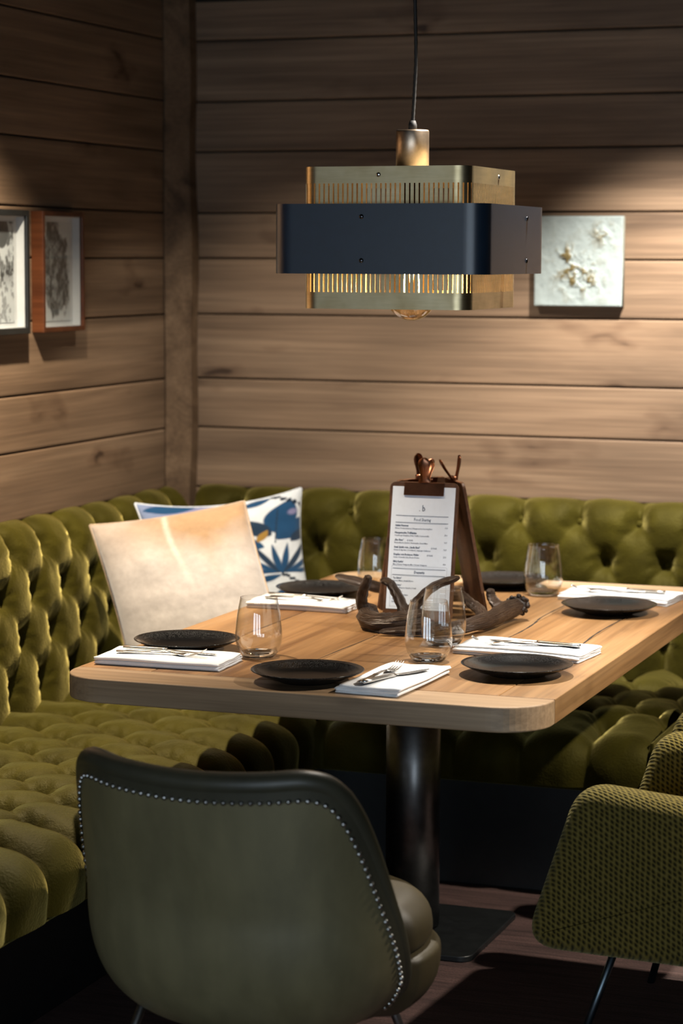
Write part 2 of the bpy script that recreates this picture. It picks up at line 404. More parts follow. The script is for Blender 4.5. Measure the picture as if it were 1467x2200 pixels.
for k, (x0, x1) in enumerate(((-2.7, -1.3), (-0.9, 0.5), (0.9, 2.3))):
    box('panel', x0, x1, YF-0.1, YF, 0, 0.5, M['wall_dark'], wf); box('panel', x0, x1, YF-0.1, YF, 2.22, ZC, M['wall_dark'], wf)
    wn = struct(box('window_%d' % (k+1), x0, x1, YF-0.06, YF-0.05, 0.5, 2.22, M['pane']))
    for x in (x0, (x0+x1)/2-0.025, x1-0.05): box('window_frame', x, x+0.05, YF-0.09, YF+0.02, 0.5, 2.22, M['black_wood'], wn, 0.004)
    for z in (0.5, 2.17): box('window_frame', x0+0.05, x1-0.05, YF-0.09, YF+0.02, z, z+0.05, M['black_wood'], wn, 0.004)

courses = [0.40, 0.575, 0.76, 0.925, 1.112, 1.265, 1.4635, 1.635, 1.774, 1.961, 2.113, 2.297, ZC-0.002]
def plank_bm(L, h):
    bm = box_bm(0, L, 0, 0.022, 0.0019, h-0.0019)
    es = [e for e in bm.edges if all(abs(v.co.y) < 1e-6 for v in e.verts)]
    bmesh.ops.bevel(bm, geom=es, offset=0.0065, segments=3, affect='EDGES', profile=0.6)
    return bm
for i in range(len(courses)-1):
    h = courses[i+1]-courses[i]
    o = bm_obj('plank', plank_bm(XR-XW, h), M['wall_wood'], wb); o.location = (XW, YW, courses[i])
    o = bm_obj('plank', plank_bm(YW-YF, h), M['wall_wood'], wl); o.location = (XW, YF, courses[i]); o.rotation_euler = (0, 0, pi/2)
# corner post, slightly waney, in front of the plank ends
V = []; nz = 60
for k in range(nz):
    z = 0.6+(ZC-0.6)*k/(nz-1); w = 0.062+0.003*math.sin(z*5.1)+0.003*math.sin(z*11.7+1); d = 0.06+0.003*math.sin(z*7.3+2)
    x0, y1 = XW+0.0005, YW-0.0005
    V += [(x0, y1, z), (x0, y1-d-0.055, z), (x0+0.006, y1-d-0.06, z), (x0+w-0.006, y1-d, z), (x0+w, y1-d+0.008, z), (x0+w, y1, z)]
F = [(k*6+j, k*6+(j+1) % 6, (k+1)*6+(j+1) % 6, (k+1)*6+j) for k in range(nz-1) for j in range(6)]
pm = wood('post_pine', (0.07, 0.042, 0.025), (0.15, 0.095, 0.055), (0.22, 0.145, 0.088), 0.65, knots=0.5)
tp = mesh_obj('trim_1', V, F, pm, None, False); struct(tp)

# ------------------------------------------------------------------ corner banquette with diamond tufting
bq = empty('corner_banquette', (-2.5, 5.9, 0))
tag(bq, 'olive green velvet corner bench with deep buttoned diamond tufting along both wood walls', 'bench')
bqo = Vector(bq.location)
TA, TB = 0.178, 0.115
def tuft(s, t, s0, t0, rows, A, B, pit_d=0.012, amp_lo=1.0, amp_hi=1.0, lo_end=0, hi_end=1):
    tl = t0+(rows-1)*TB
    tc = np.clip(t, t0, tl)
    m = (s-s0)/TA+(tc-t0)/(2*TB); n = (s-s0)/TA-(tc-t0)/(2*TB)
    sm, sn = np.abs(np.sin(pi*m)), np.abs(np.sin(pi*n))
    h = A*(sm*sn+1e-9)**0.55+B*(1-(1-sm)*(1-sn))**0.8
    dm, dn = m-np.round(m), n-np.round(n)
    ds = (dm+dn)*TA/2; dt = (dm-dn)*TB+(t-tc)
    r = np.sqrt(ds**2+dt**2)
    ok = (np.abs(np.round(m)-np.round(n)).astype(int) % 1 == 0)
    rr = np.where((np.abs(dm) < 0.5) & (np.abs(dn) < 0.5), r, 1)
    th = np.arctan2(dt, ds)
    h = h-pit_d*1.5*np.exp(-(rr/0.026)**2)+0.0030*np.cos(8*th+5*np.sin(s*31))*np.exp(-((rr-0.034)/0.022)**2)
    h = h*np.where(t < t0, 1-(1-amp_lo)*np.clip((t0-t)/max(t0-lo_end, 1e-6), 0, 1), 1)
    h = h*np.where(t > tl, 1-(1-amp_hi)*np.clip((t-tl)/max(hi_end-tl, 1e-6), 0, 1), 1)
    h = h+0.006*(vnoise(s*9, t*9, 3)-0.5)+0.004*(vnoise(s*26, t*26, 5)-0.5)
    return h
def profile_path(pts, rad_idx, step=0.0085):
    """2-D polyline (u,z) with rounded corners -> dense points and normals"""
    P = [np.array(p, float) for p in pts]; dense = [P[0]]
    for i in range(1, len(P)-1):
        r = rad_idx[i]; a = P[i-1]-P[i]; b = P[i+1]-P[i]; la, lb = np.linalg.norm(a), np.linalg.norm(b); a /= la; b /= lb
        q0, q1 = P[i]+a*r, P[i]+b*r
        for k in range(13):
            t = k/12; dense.append((1-t)**2*q0+2*t*(1-t)*P[i]+t*t*q1)
    dense.append(P[-1]); D = np.array(dense)
    L = np.r_[0, np.cumsum(np.linalg.norm(np.diff(D, axis=0), axis=1))]
    n = int(L[-1]/step)+2; t = np.linspace(0, L[-1], n)
    Q = np.c_[np.interp(t, L, D[:, 0]), np.interp(t, L, D[:, 1])]
    T = np.gradient(Q, axis=0); T /= np.linalg.norm(T, axis=1)[:, None]
    return t, Q, np.c_[-T[:, 1], T[:, 0]]
def sheet(name, s_vals, t, Q, Nn, hfun, to_world, mat, parent):
    S, T = np.meshgrid(s_vals, t, indexing='ij'); Hh = hfun(S, T)
    U = Q[None, :, 0]+Nn[None, :, 0]*Hh; Z = Q[None, :, 1]+Nn[None, :, 1]*Hh
    V = to_world(S, U, Z).reshape(-1, 3)-np.array(bqo)
    return mesh_obj(name, V, grid_faces(len(s_vals), len(t)), mat, parent)
btn_me = None
def add_buttons(parent, s_lo, s_hi, s0, t0, rows, t, Q, Nn, to_world):
    global btn_me
    if btn_me is None:
        Vb, Fb = lathe([(0.0001, 0.006), (0.006, 0.0052), (0.0105, 0.002), (0.0115, -0.002), (0.009, -0.005)], 12)
        btn_me = bpy.data.meshes.new('button'); btn_me.from_pydata(Vb, [], Fb); btn_me.materials.append(M['velvet'])
        btn_me.polygons.foreach_set('use_smooth', [True]*len(btn_me.polygons))
    for j in range(rows):
        tj = t0+j*TB; off = s0+(j % 2)*TA/2
        q = np.array([np.interp(tj, t, Q[:, 0]), np.interp(tj, t, Q[:, 1])]); nn = np.array([np.interp(tj, t, Nn[:, 0]), np.interp(tj, t, Nn[:, 1])])
        for k in range(math.ceil((s_lo-off)/TA), math.floor((s_hi-off)/TA)+1):
            s = off+k*TA
            p = to_world(np.array(s), np.array(q[0]), np.array(q[1])); p2 = to_world(np.array(s), np.array(q[0]+nn[0]), np.array(q[1]+nn[1]))
            d = Vector((p2-p).tolist())
            o = bpy.data.objects.new('button', btn_me); link(o, parent); o.location = Vector(p.tolist())-bqo+d*-0.006
            o.rotation_euler = d.to_track_quat('Z', 'Y').to_euler()
Y0B, X1B = 3.15, -1.25          # open ends of the two runs
# left run: u = x, s = y
left_w = lambda S, U, Z: np.stack([U+0*S, S+0*U, Z+0*S], -1)
back_w = lambda S, U, Z: np.stack([S+0*U, U+0*S, Z+0*S], -1)
# backrest profile (from the seat upwards, then over the top to the wall)
t, Q, Nn = profile_path([(-2.895, 0.425), (-2.95, 0.905), (XW+0.004, 0.925)], {1: 0.035})
Nn = -Nn if Nn[2, 0] < 0 else Nn
z_of = lambda z: np.interp(z, Q[:int(len(Q)*0.86), 1], t[:int(len(Q)*0.86)])
tl0 = z_of(0.518)
hb = lambda S, T: tuft(S, T, 5.558, tl0, 4, 0.014, 0.036, 0.012, 0.8, 0.25, 0, t[-1])
s_vals = np.arange(Y0B, 6.60, 0.0085)
br = sheet('backrest', s_vals, t, Q, Nn, hb, left_w, M['velvet'], bq)
add_buttons(br, Y0B+0.05, 6.5, 5.558, tl0, 4, t, Q, Nn, left_w)
# back run backrest: mirrored to run along x; u = y
t2, Q2, N2 = profile_path([(6.605, 0.425), (6.665, 0.905), (YW-0.004, 0.925)], {1: 0.035})
N2 = -N2 if N2[2, 0] > 0 else N2
z2 = lambda z: np.interp(z, Q2[:int(len(Q2)*0.86), 1], t2[:int(len(Q2)*0.86)])
tb0 = z2(0.53)
hb2 = lambda S, T: tuft(S, T, -1.598, tb0, 4, 0.014, 0.036, 0.012, 0.8, 0.25, 0, t2[-1])
s2 = np.arange(-2.90, X1B, 0.0085)
br2 = sheet('backrest', s2, t2, Q2, N2, hb2, back_w, M['velvet'], bq)
add_buttons(br2, -2.8, X1B-0.05, -1.598, tb0, 4, t2, Q2, N2, back_w)
# seats: from the backrest forward, round the front edge, down to the hem
t3, Q3, N3 = profile_path([(-2.90, 0.405), (-2.168, 0.405), (-2.168, 0.295)], {1: 0.065})
N3 = -N3 if N3[2, 1] < 0 else N3
hs = lambda S, T: tuft(S, T, 5.26, 0.14, 5, 0.018, 0.040, 0.015, 0.9, 0.30, 0, t3[-1])
st = sheet('seat', np.arange(Y0B, 6.62, 0.0085), t3, Q3, N3, hs, left_w, M['velvet'], bq)
add_buttons(st, Y0B+0.05, 6.2, 5.26, 0.14, 5, t3, Q3, N3, left_w)
t4, Q4, N4 = profile_path([(6.62, 0.405), (5.690, 0.405), (5.690, 0.310)], {1: 0.065})
N4 = -N4 if N4[2, 1] < 0 else N4
hs4 = lambda S, T: tuft(S, T, -1.68, 0.16, 6, 0.018, 0.040, 0.015, 0.9, 0.35, 0, t4[-1])
st2 = sheet('seat', np.arange(-2.15, X1B, 0.0085), t4, Q4, N4, hs4, back_w, M['velvet'], bq)
add_buttons(st2, -2.05, X1B-0.05, -1.68, 0.16, 6, t4, Q4, N4, back_w)
# hem rails and recessed plinths, bench end panels
def bqbox(name, x0, x1, y0, y1, z0, z1, m, bev=0.004):
    return box(name, x0-bqo.x, x1-bqo.x, y0-bqo.y, y1-bqo.y, z0, z1, m, bq, bev)
bqbox('hem_rail', -2.90, -2.168, Y0B, 6.62, 0.285, 0.33, M['velvet'])
bqbox('hem_rail', -2.168, X1B, 5.688, 6.62, 0.300, 0.34, M['velvet'])
bqbox('plinth', -2.86, -2.30, Y0B+0.03, 6.6, 0.0, 0.285, M['black_wood'])
bqbox('plinth', -2.30, X1B-0.03, 5.79, 6.6, 0.0, 0.300, M['black_wood'])
bqbox('back_board', XW+0.002, -2.972, Y0B, 6.62, 0.25, 0.86, M['black_wood'])
bqbox('back_board', -2.90, X1B, 6.69, YW-0.002, 0.25, 0.86, M['black_wood'])

bqbox('end_panel', X1B-0.004, X1B+0.006, 5.70, 6.62, 0.30, 0.432, M['velvet']); bqbox('end_panel', X1B-0.004, X1B+0.006, 6.60, YW-0.004, 0.30, 0.915, M['velvet'])
bqbox('end_panel', -2.90, -2.18, Y0B-0.006, Y0B+0.004, 0.285, 0.432, M['velvet']); bqbox('end_panel', XW+0.004, -2.89, Y0B-0.006, Y0B+0.004, 0.285, 0.915, M['velvet'])

# ------------------------------------------------------------------ dining table
TZ, TT = 0.75, 0.052
TX0, TX1, TY0, TY1, TR = -2.272, -1.200, 4.432, 6.275, 0.11
tb = empty('dining_table', ((TX0+TX1)/2, 5.33, 0))
tag(tb, 'thick oak plank dining table with rounded corners on a round dark steel column', 'table')
to = Vector(tb.location)
def rr_poly(x0, x1, y0, y1, r, k=14):
    P = []
    for cx, cy, a0 in ((x1-r, y0+r, -pi/2), (x1-r, y1-r, 0), (x0+r, y1-r, pi/2), (x0+r, y0+r, pi)):
        for i in range(k+1):
            a = a0+pi/2*i/k; P.append((cx+r*math.cos(a), cy+r*math.sin(a)))
    return P
def clip(P, ax, val, keep_greater):
    out = []
    for i in range(len(P)):
        a, b = P[i], P[(i+1) % len(P)]
        ia = (a[ax] >= val) == keep_greater or a[ax] == val; ib = (b[ax] >= val) == keep_greater or b[ax] == val
        if ia: out.append(a)
        if ia != ib:
            t = (val-a[ax])/(b[ax]-a[ax]); out.append((a[0]+t*(b[0]-a[0]), a[1]+t*(b[1]-a[1])))
    return out
def slab(P, z0, z1, bev=0.0, seg=3):
    bm = bmesh.new(); vs_ = [bm.verts.new((x, y, z0)) for x, y in P]; f = bm.faces.new(vs_)
    ex = bmesh.ops.extrude_face_region(bm, geom=[f]); 
    for v in ex['geom']:
        if isinstance(v, bmesh.types.BMVert): v.co.z = z1
    bmesh.ops.recalc_face_normals(bm, faces=bm.faces)
    if bev:
        es = [e for e in bm.edges if abs(e.verts[0].co.z-e.verts[1].co.z) < 1e-6]
        bmesh.ops.bevel(bm, geom=es, offset=bev, segments=seg, affect='EDGES', profile=0.5)
    return bm
outline = rr_poly(TX0, TX1, TY0, TY1, TR)
core = bm_obj('tabletop', slab([(x-to.x, y-to.y) for x, y in rr_poly(TX0+0.006, TX1-0.006, TY0+0.006, TY1-0.006, TR)], TZ-TT+0.004, TZ-0.0035), M['dark_core'], tb)
cuts = [TX0-1, -2.098, -1.808, -1.505, -1.319, TX1+1]
yf, yb = 4.560, 6.150
g = 0.0009
for i in range(len(cuts)-1):
    P = clip(clip(clip(clip(outline, 0, cuts[i]+g, True), 0, cuts[i+1]-g, False), 1, yf+g, True), 1, yb-g, False)
    cx = sum(p[0] for p in P)/len(P)
    o = bm_obj('board', slab([(x-cx, y-to.y) for x, y in P], TZ-TT, TZ, 0.0022), M['table_wood'], core); o.location = (cx-to.x, 0, 0)
for keep, val in ((False, yf-g), (True, yb+g)):
    P = clip(outline, 1, val, keep)
    cy = sum(p[1] for p in P)/len(P)
    o = bm_obj('board', slab([(x-to.x, y-cy) for x, y in P], TZ-TT, TZ, 0.0035), M['table_end_daylit'], core); o.location = (0, cy-to.y, 0)
# natural shakes running along the boards, filled dark
def crack(pts, w):
    c = catmull(pts, 6); n = len(c); V = []; F = []
    for i, p in enumerate(c):
        ww = w*(0.35+0.65*math.sin(pi*i/(n-1)))*(0.6+0.8*random.random())
        V += [(p[0]-ww-to.x, p[1]-to.y, TZ+0.0003), (p[0]+ww-to.x, p[1]-to.y, TZ+0.0003)]
    for i in range(n-1): F.append((2*i, 2*i+1, 2*i+3, 2*i+2))
    return V, F
for pts, w in (([(-1.517, 5.0), (-1.509, 5.2), (-1.500, 5.35), (-1.503, 5.49), (-1.514, 5.62), (-1.511, 5.82), (-1.505, 5.95)], 0.0022),
               ([(-1.320, 4.95), (-1.316, 5.2), (-1.324, 5.4), (-1.321, 5.62), (-1.318, 5.8)], 0.0018),
               ([(-1.818, 4.8), (-1.812, 5.0), (-1.803, 5.2)], 0.0013), ([(-2.104, 5.1), (-2.098, 5.3), (-2.094, 5.5)], 0.0012)):
    mesh_obj('shake', *crack(pts, w), M['dark_core'], core, False)
PX, PY = -1.755, 5.33
V, F = lathe([(0.0001, 0.02), (0.066, 0.02), (0.066, TZ-TT-0.012), (0.0001, TZ-TT-0.012)], 64)
o = mesh_obj('column', V, F, M['column_steel'], tb); o.location = (PX-to.x, PY-to.y, 0)
for p in o.data.polygons: p.use_smooth = abs(p.normal.z) < 0.5
bm_obj('base_plate', slab(rr_poly(PX-to.x-0.21, PX-to.x+0.21, PY-to.y-0.21, PY-to.y+0.21, 0.03), 0, 0.015, 0.003), M['black_wood'], tb)
bm_obj('mounting_plate', slab(rr_poly(PX-to.x-0.22, PX-to.x+0.22, PY-to.y-0.3, PY-to.y+0.3, 0.02), TZ-TT-0.012, TZ-TT, 0.001), M['column_steel'], tb)

# ------------------------------------------------------------------ plates
pr = [(0.0001, 0.0), (0.060, 0.0), (0.062, 0.0015), (0.066, 0.004), (0.090, 0.0105), (0.110, 0.0195), (0.1195, 0.0242), (0.1206, 0.0254), (0.1195, 0.0262),
      (0.109, 0.0222), (0.090, 0.0142), (0.072, 0.0088), (0.055, 0.0070), (0.0001, 0.0066)]
Vp, Fp = lathe(pr, 72)
plates = [((-1.742, 4.572), 'black speckled plate at the front end, beside the napkin with upright fork'),
          ((-1.350, 4.806), 'black speckled plate nearest the rounded front right corner of the table'),
          ((-1.372, 5.735), 'black plate at the far right of the table, before a napkin'),
          ((-2.142, 4.850), 'black speckled plate behind the long napkin at the front left corner'),
          ((-2.155, 5.757), 'black plate at the back left of the table beside the antlers'),
          ((-1.752, 6.105), 'black plate at the far bench end, half hidden by the menu stand')]
p0 = None
for (x, y), lab in plates:
    if p0 is None: p0 = o = mesh_obj('plate', Vp, Fp, M['plate'])
    else: o = bpy.data.objects.new('plate', p0.data); col.objects.link(o)
    o.location = (x, y, TZ+0.0005); o.rotation_euler = (0, 0, random.random()*6); tag(o, lab, 'plate', 'black plates on the table')

# ------------------------------------------------------------------ tumblers
HG = 0.134
outer = [(0.0001, 0.0), (0.030, 0.0), (0.0345, 0.002), (0.043, 0.012), (0.0505, 0.030), (0.0528, 0.046), (0.0520, 0.065), (0.0480, 0.100), (0.0418, HG-0.001), (0.0412, HG)]
inner = [(0.0404, HG-0.0008), (0.0466, 0.100), (0.0507, 0.065), (0.0513, 0.046), (0.0488, 0.031), (0.040, 0.0165), (0.028, 0.0115), (0.0001, 0.0105)]
def spline_prof(pts, k=4):
    c = catmull([(r, z, 0) for r, z in pts], k); return [(max(p[0], 0.0001), p[1]) for p in c]
prof = [(0.0001, 0.0), (0.030, 0.0)]+spline_prof(outer[2:], 4)+spline_prof(inner[:-2], 4)+inner[-2:]
Vg, Fg = lathe(prof, 56)
def make_tumbler():
    o = mesh_obj('tumbler', Vg, Fg, M['glass'])
    o.data.materials.append(M['glass_base'])
    for p in o.data.polygons:
        if max(o.data.vertices[i].co.z for i in p.vertices) < 0.0122: p.material_index = 1
    return o
tumblers = [((-1.950, 4.812), 'clear stemless tumbler between the two plates at the front left'),
            ((-1.580, 4.900), 'nearest clear tumbler, in front of the antler stand above the upright fork'),
            ((-1.612, 5.110), 'clear tumbler just behind another, in front of the menu'),
            ((-1.612, 5.985), 'clear tumbler standing alone at the back right against the bench'),
            ((-2.065, 5.945), 'clear tumbler at the back left, partly hidden by the clipboards')]
g0 = None
for (x, y), lab in tumblers:
    if g0 is None: g0 = o = make_tumbler()
    else: o = bpy.data.objects.new('tumbler', g0.data); col.objects.link(o)
    o.location = (x, y, TZ+0.0005); tag(o, lab, 'glass', 'tumblers on the table')

# ------------------------------------------------------------------ napkins and cutlery
def make_napkin(L, W, seed, lift=0.0):
    """folded linen: one long strip folded into four soft layers, fold along the long side"""
    rs = random.Random(seed); th = 0.0044
    path = []
    lay = 4
    for k in range(lay):
        z = th*0.5+k*th*1.12; inset = 0.003*k
        xs = np.linspace(-W/2+inset, W/2-0.002*(lay-1-k), 14); xs = xs if k % 2 == 0 else xs[::-1]
        for j, x in enumerate(xs):
            path.append((x, z+0.0008*math.sin(j*0.9+k)))
        if k < lay-1:
            ex = path[-1][0]; sgn = 1 if k % 2 == 0 else -1
            for q in (0.3, 0.5, 0.7): path.append((ex+sgn*th*0.75*math.sin(pi*q), z+th*1.12*q))
    Pp = np.array(path); T = np.gradient(Pp, axis=0); T /= np.linalg.norm(T, axis=1)[:, None]+1e-9; Nn_ = np.c_[-T[:, 1], T[:, 0]]
    ring = np.r_[Pp+Nn_*th*0.42, (Pp-Nn_*th*0.42)[::-1]]
    ny = 22; V = []; m = len(ring)
    for i in range(ny):
        y = -L/2+L*i/(ny-1)
        e = min(i, ny-1-i)/(ny-1); puff = 1.0-0.10*math.exp(-e*18)
        for q, (x, z) in enumerate(ring):
            zz = max(z, 0.0)*puff+0.0012*math.sin(y*23+x*31+seed)*(z/0.020)
            zz += lift*max(0, (y/L+0.5-0.72)/0.28)**2*(z/0.020)
            V.append((x+0.0012*math.sin(y*17+seed), y+0.0015*math.sin(z*900+seed)*(1 if i in (0, ny-1) else 0), zz))
    F = [(i*m+q, i*m+(q+1) % m, (i+1)*m+(q+1) % m, (i+1)*m+q) for i in range(ny-1) for q in range(m)]
    h = m//2
    for base, rev in ((0, False), ((ny-1)*m, True)):
        for q in range(h-1):
            f = (base+q, base+q+1, base+m-2-q, base+m-1-q); F.append(f if rev else tuple(reversed(f)))
    return mesh_obj('napkin', V, F, M['linen'])
NT = 0.0193
def flat_strip(prof_pts, th):
    """prof: list of (y, halfwidth, z) -> closed flattened bar"""
    V = []; F = []; k = 8
    for y, w, z in prof_pts:
        for q in range(k):
            a = 2*pi*q/k; V.append((w*math.cos(a), y, z+th*math.sin(a)))
    n = len(prof_pts)
    F = [(i*k+q, i*k+(q+1) % k, (i+1)*k+(q+1) % k, (i+1)*k+q) for i in range(n-1) for q in range(k)]
    F.append(tuple(range(k-1, -1, -1))); F.append(tuple((n-1)*k+q for q in range(k)))
    return V, F
def make_fork():
    r = empty('fork')
    m = MB().add(*flat_strip([(-0.105, 0.003, 0.003), (-0.102, 0.0085, 0.003), (-0.085, 0.010, 0.003), (-0.060, 0.0075, 0.0035), (-0.030, 0.0052, 0.0055), (-0.024, 0.0068, 0.006), (-0.018, 0.005, 0.006), (0.010, 0.0035, 0.0075), (0.030, 0.004, 0.006)], 0.0021))
    m.build('handle', M['steel'], r)
    h = MB().add(*flat_strip([(0.026, 0.004, 0.006), (0.036, 0.008, 0.0045), (0.045, 0.0115, 0.003), (0.054, 0.0122, 0.0022), (0.058, 0.0115, 0.0024)], 0.0013))
    for k in range(4):
        x = -0.0093+k*0.0062; pts = catmull([(x, 0.054, 0.0022), (x, 0.070, 0.003), (x*0.98, 0.088, 0.0075), (x*0.95, 0.104, 0.016)], 5)
        Vt, Ft, _ = tube(pts, np.linspace(0.0019, 0.0009, len(pts)), 6); h.add(Vt, Ft)
    h.build('head', M['steel'], r)
    return r
def make_knife():
    r = empty('knife')
    MB().add(*flat_strip([(-0.112, 0.003, 0.0052), (-0.109, 0.0092, 0.0052), (-0.09, 0.0098, 0.0052), (-0.05, 0.0080, 0.0052), (-0.02, 0.0066, 0.0052), (-0.016, 0.0080, 0.0052), (-0.010, 0.0080, 0.0052), (-0.006, 0.0055, 0.0052)], 0.0042)).build('handle', M['steel'], r)
    MB().add(*flat_strip([(-0.008, 0.0050, 0.0050), (0.004, 0.0055, 0.0046), (0.016, 0.0095, 0.0035), (0.06, 0.0098, 0.0016), (0.09, 0.0085, 0.0013), (0.108, 0.005, 0.0012), (0.114, 0.001, 0.0012)], 0.0009)).build('blade', M['steel'], r)
    return r
# setting: name part, napkin centre, direction the cutlery points (angle of +y local), size, offsets
fork0 = make_fork(); knife0 = make_knife(); first = True
settings = [((-2.108, 4.672), math.radians(-88), 0.290, 0.150, 'front left corner of the table', 0.0),
            ((-1.562, 4.612), math.radians(-3), 0.300, 0.140, 'front edge of the table', 0.0),
            ((-1.402, 5.075), math.radians(84), 0.300, 0.150, 'right side behind the nearest right plate', 0.0),
            ((-1.400, 5.985), math.radians(85), 0.295, 0.160, 'back right corner of the table', 0.0),
            ((-2.122, 5.560), math.radians(-91), 0.270, 0.150, 'left side beside the antler stand', 0.0)]
cut = [((0.018, -0.010, 1.5), (-0.020, -0.006, -2.5)), ((-0.020, -0.028, -2.0), (0.016, -0.030, -16.0)),
       ((-0.012, 0.020, 14), (0.016, -0.012, -3.0)), ((-0.012, 0.025, 14), (0.014, -0.005, -3.0)), ((0.022, 0.00, 1.5), (-0.020, -0.002, -2.0))]
for i, ((x, y), a, L, W, where, lift) in enumerate(settings):
    n = make_napkin(L, W, i+1, lift); n.location = (x, y, TZ+0.0004); n.rotation_euler = (0, 0, a)
    tag(n, 'folded white linen napkin at the '+where, 'napkin', 'folded napkins on the table')
    for kind, proto, (ox, oy, da) in (('fork', fork0, cut[i][0]), ('knife', knife0, cut[i][1])):
        o = proto if i == 0 else copy_tree(proto)
        p = Matrix.Rotation(a, 3, 'Z') @ Vector((ox, oy, 0))
        o.location = (x+p.x, y+p.y, TZ+NT+0.0012); o.rotation_euler = (0, 0, a+math.radians(da))
        tag(o, 'silver %s lying on the napkin at the %s' % (kind, where), kind, kind+'s laid on the napkins')

# ------------------------------------------------------------------ menu stand: clipboards held in antlers
SC = Vector((-1.775, 5.52, TZ))
BWd, BHt, BTh = 0.176, 0.340, 0.008
def rr_slab(w, h, r, y0, y1):
    bm = slab(rr_poly(-w/2, w/2, 0, h, r, 6), 0, y1-y0, 0.0012, 2)
    for v in bm.verts: v.co = Vector((v.co.x, -(v.co.z+y0) if False else -v.co.z-y0, v.co.y))
    return bm
def text_mesh(items):
    """items: (string, x, z, size, align, bold) on the paper plane -> verts, faces"""
    mb = MB(); dg = bpy.context.evaluated_depsgraph_get()
    for s, x, z, size, al, bold in items:
        c = bpy.data.curves.new('t', 'FONT'); c.body = s; c.size = size; c.align_x = al; c.offset = 0.00018 if bold else 0.00004; c.resolution_u = 1; c.fill_mode = 'FRONT'
        c.space_character = 0.95
        o = bpy.data.objects.new('t', c); me = None
        col.objects.link(o); bpy.context.view_layer.update()
        ev = o.evaluated_get(bpy.context.evaluated_depsgraph_get()); me = ev.to_mesh()
        V = [(x+v.co.x*0.82, 0, z+v.co.y) for v in me.vertices]; F = [tuple(p.vertices) for p in me.polygons]
        mb.add(V, F); ev.to_mesh_clear(); bpy.data.objects.remove(o); bpy.data.curves.remove(c)
    return mb
def make_clipboard(letters):
    r = empty('menu_clipboard')
    bm_obj('board', rr_slab(BWd, BHt, 0.016, 0, BTh), M['walnut'], r)
    pw, ph, pz = 0.160, 0.302, 0.026
    NXp, NZp = 8, 20; V = []
    for i in range(NXp):
        for j in range(NZp):
            x = -pw/2+pw*i/(NXp-1); z = pz+ph*j/(NZp-1); V.append((x, -BTh-0.0008-0.0012*math.sin(pi*j/(NZp-1))*abs(2*i/(NXp-1)-1)**2, z))
    pp = mesh_obj('paper', V, grid_faces(NXp, NZp), M['paper'], r)
    if letters:
        top = pz+ph; L = -pw/2+0.012; R = pw/2-0.014; it = []
        T = [('b', 0.002, top-0.060, 0.022, 'CENTER', False), ('.', -0.0085, top-0.060, 0.02, 'CENTER', True), ('2', 0.0042, top-0.0585, 0.008, 'CENTER', True),
             ('Food Sharing', 0, top-0.0845, 0.0105, 'CENTER', False), ('Desserts', 0, top-0.2135, 0.0095, 'CENTER', True)]
        rows = [('Salakis Hummus', '', 'Erbsen | Koriandersamen | Hausgemachtes Sauerteig Brot', '11,0'),
                ('Hausgemachte Trüffelpizza', '', 'Vorarlberger Bergkäse | Feld | Trüffel | Sommertrüffel', '25,0'),
                ('„Bao Buns“', '(2 Stück)', 'Karamellisierte Zwiebel | Austernpilze | Rauch-Mayo', '16,0'),
                ('Steak Spieße vom „Ländle Rind“', '(2 Stück)', 'Piment de Espelette | Schnittlauch | eingelegte Senfkörner', '26,0'),
                ('Krapfen vom Bodensee Waller', '(3 Stück)', 'Sesam | Guanciale Salsa | Bonito Flocken', '23,0'),
                ('BBQ Karfiol', '', 'Miso | Kräuter Vinaigrette Miso | Kräuter Vinaigrette', '18,0')]
        z = top-0.0985
        for a_, b_, c_, d_ in rows:
            T.append((a_, L, z, 0.0066, 'LEFT', True))
            if b_: T.append((b_, L+0.0031*len(a_)+0.001, z, 0.0054, 'LEFT', False))
            T.append((c_, L, z-0.0066, 0.0052, 'LEFT', False)); T.append((d_, R, z-0.003, 0.0058, 'RIGHT', False)); z -= 0.0178
        z = top-0.2275
        for a_, c_ in (('“La Citron”', 'Limone | Minze | Amalfi Zitrone'), ('“La Crème”', 'Karamell | Popcorn Ganache | Ursalz'), ('“La Noisette”', 'Haselnuss | Vanille Rahm'), ('“La Fraise”', 'Erdbeeren | Basilikum')):
            T.append((a_, L+0.002, z, 0.0060, 'LEFT', True)); T.append((c_, L+0.002, z-0.0066, 0.0052, 'LEFT', False)); z -= 0.0172
        mb = text_mesh(T)
        def bar(x0, x1, z0, h): mb.add([(x0, 0, z0), (x1, 0, z0), (x1, 0, z0+h), (x0, 0, z0+h)], [(0, 1, 2, 3)])
        for dz in (0.0725, 0.0895, 0.2025, 0.2185): bar(L, R, top-dz, 0.0011)
        x = L-0.002
        while x < R+0.003:
            bar(x, x+0.0022, top-0.1965, 0.0006); bar(x, x+0.0022, pz+0.006, 0.0006); x += 0.004
        zz = pz+0.006
        while zz < top-0.1965:
            bar(L-0.003, L-0.0024, zz, 0.0022); bar(R+0.0035, R+0.0041, zz, 0.0022); zz += 0.004
        def yo(x, z): return -BTh-0.0008-0.0012*math.sin(pi*min(1, max(0, (z-pz)/ph)))*min(1, abs(2*x/pw))**2-0.0004
        mb.V = [(v[0], yo(v[0], v[2]), v[2]) for v in mb.V]
        mb.build('lettering', M['ink'], pp, False)
    # bulldog clip: front plate, back plate, two arched handles and spring barrel
    zc = BHt
    cl = bm_obj('clip', box_bm(-0.051, 0.051, -BTh-0.0045, -BTh-0.0025, zc-0.034, zc-0.001, 0.0008), M['copper'], r)
    for v in cl.data.vertices:
        if v.co.z > zc-0.006: v.co.y += 0.003
    k = 26; V = []
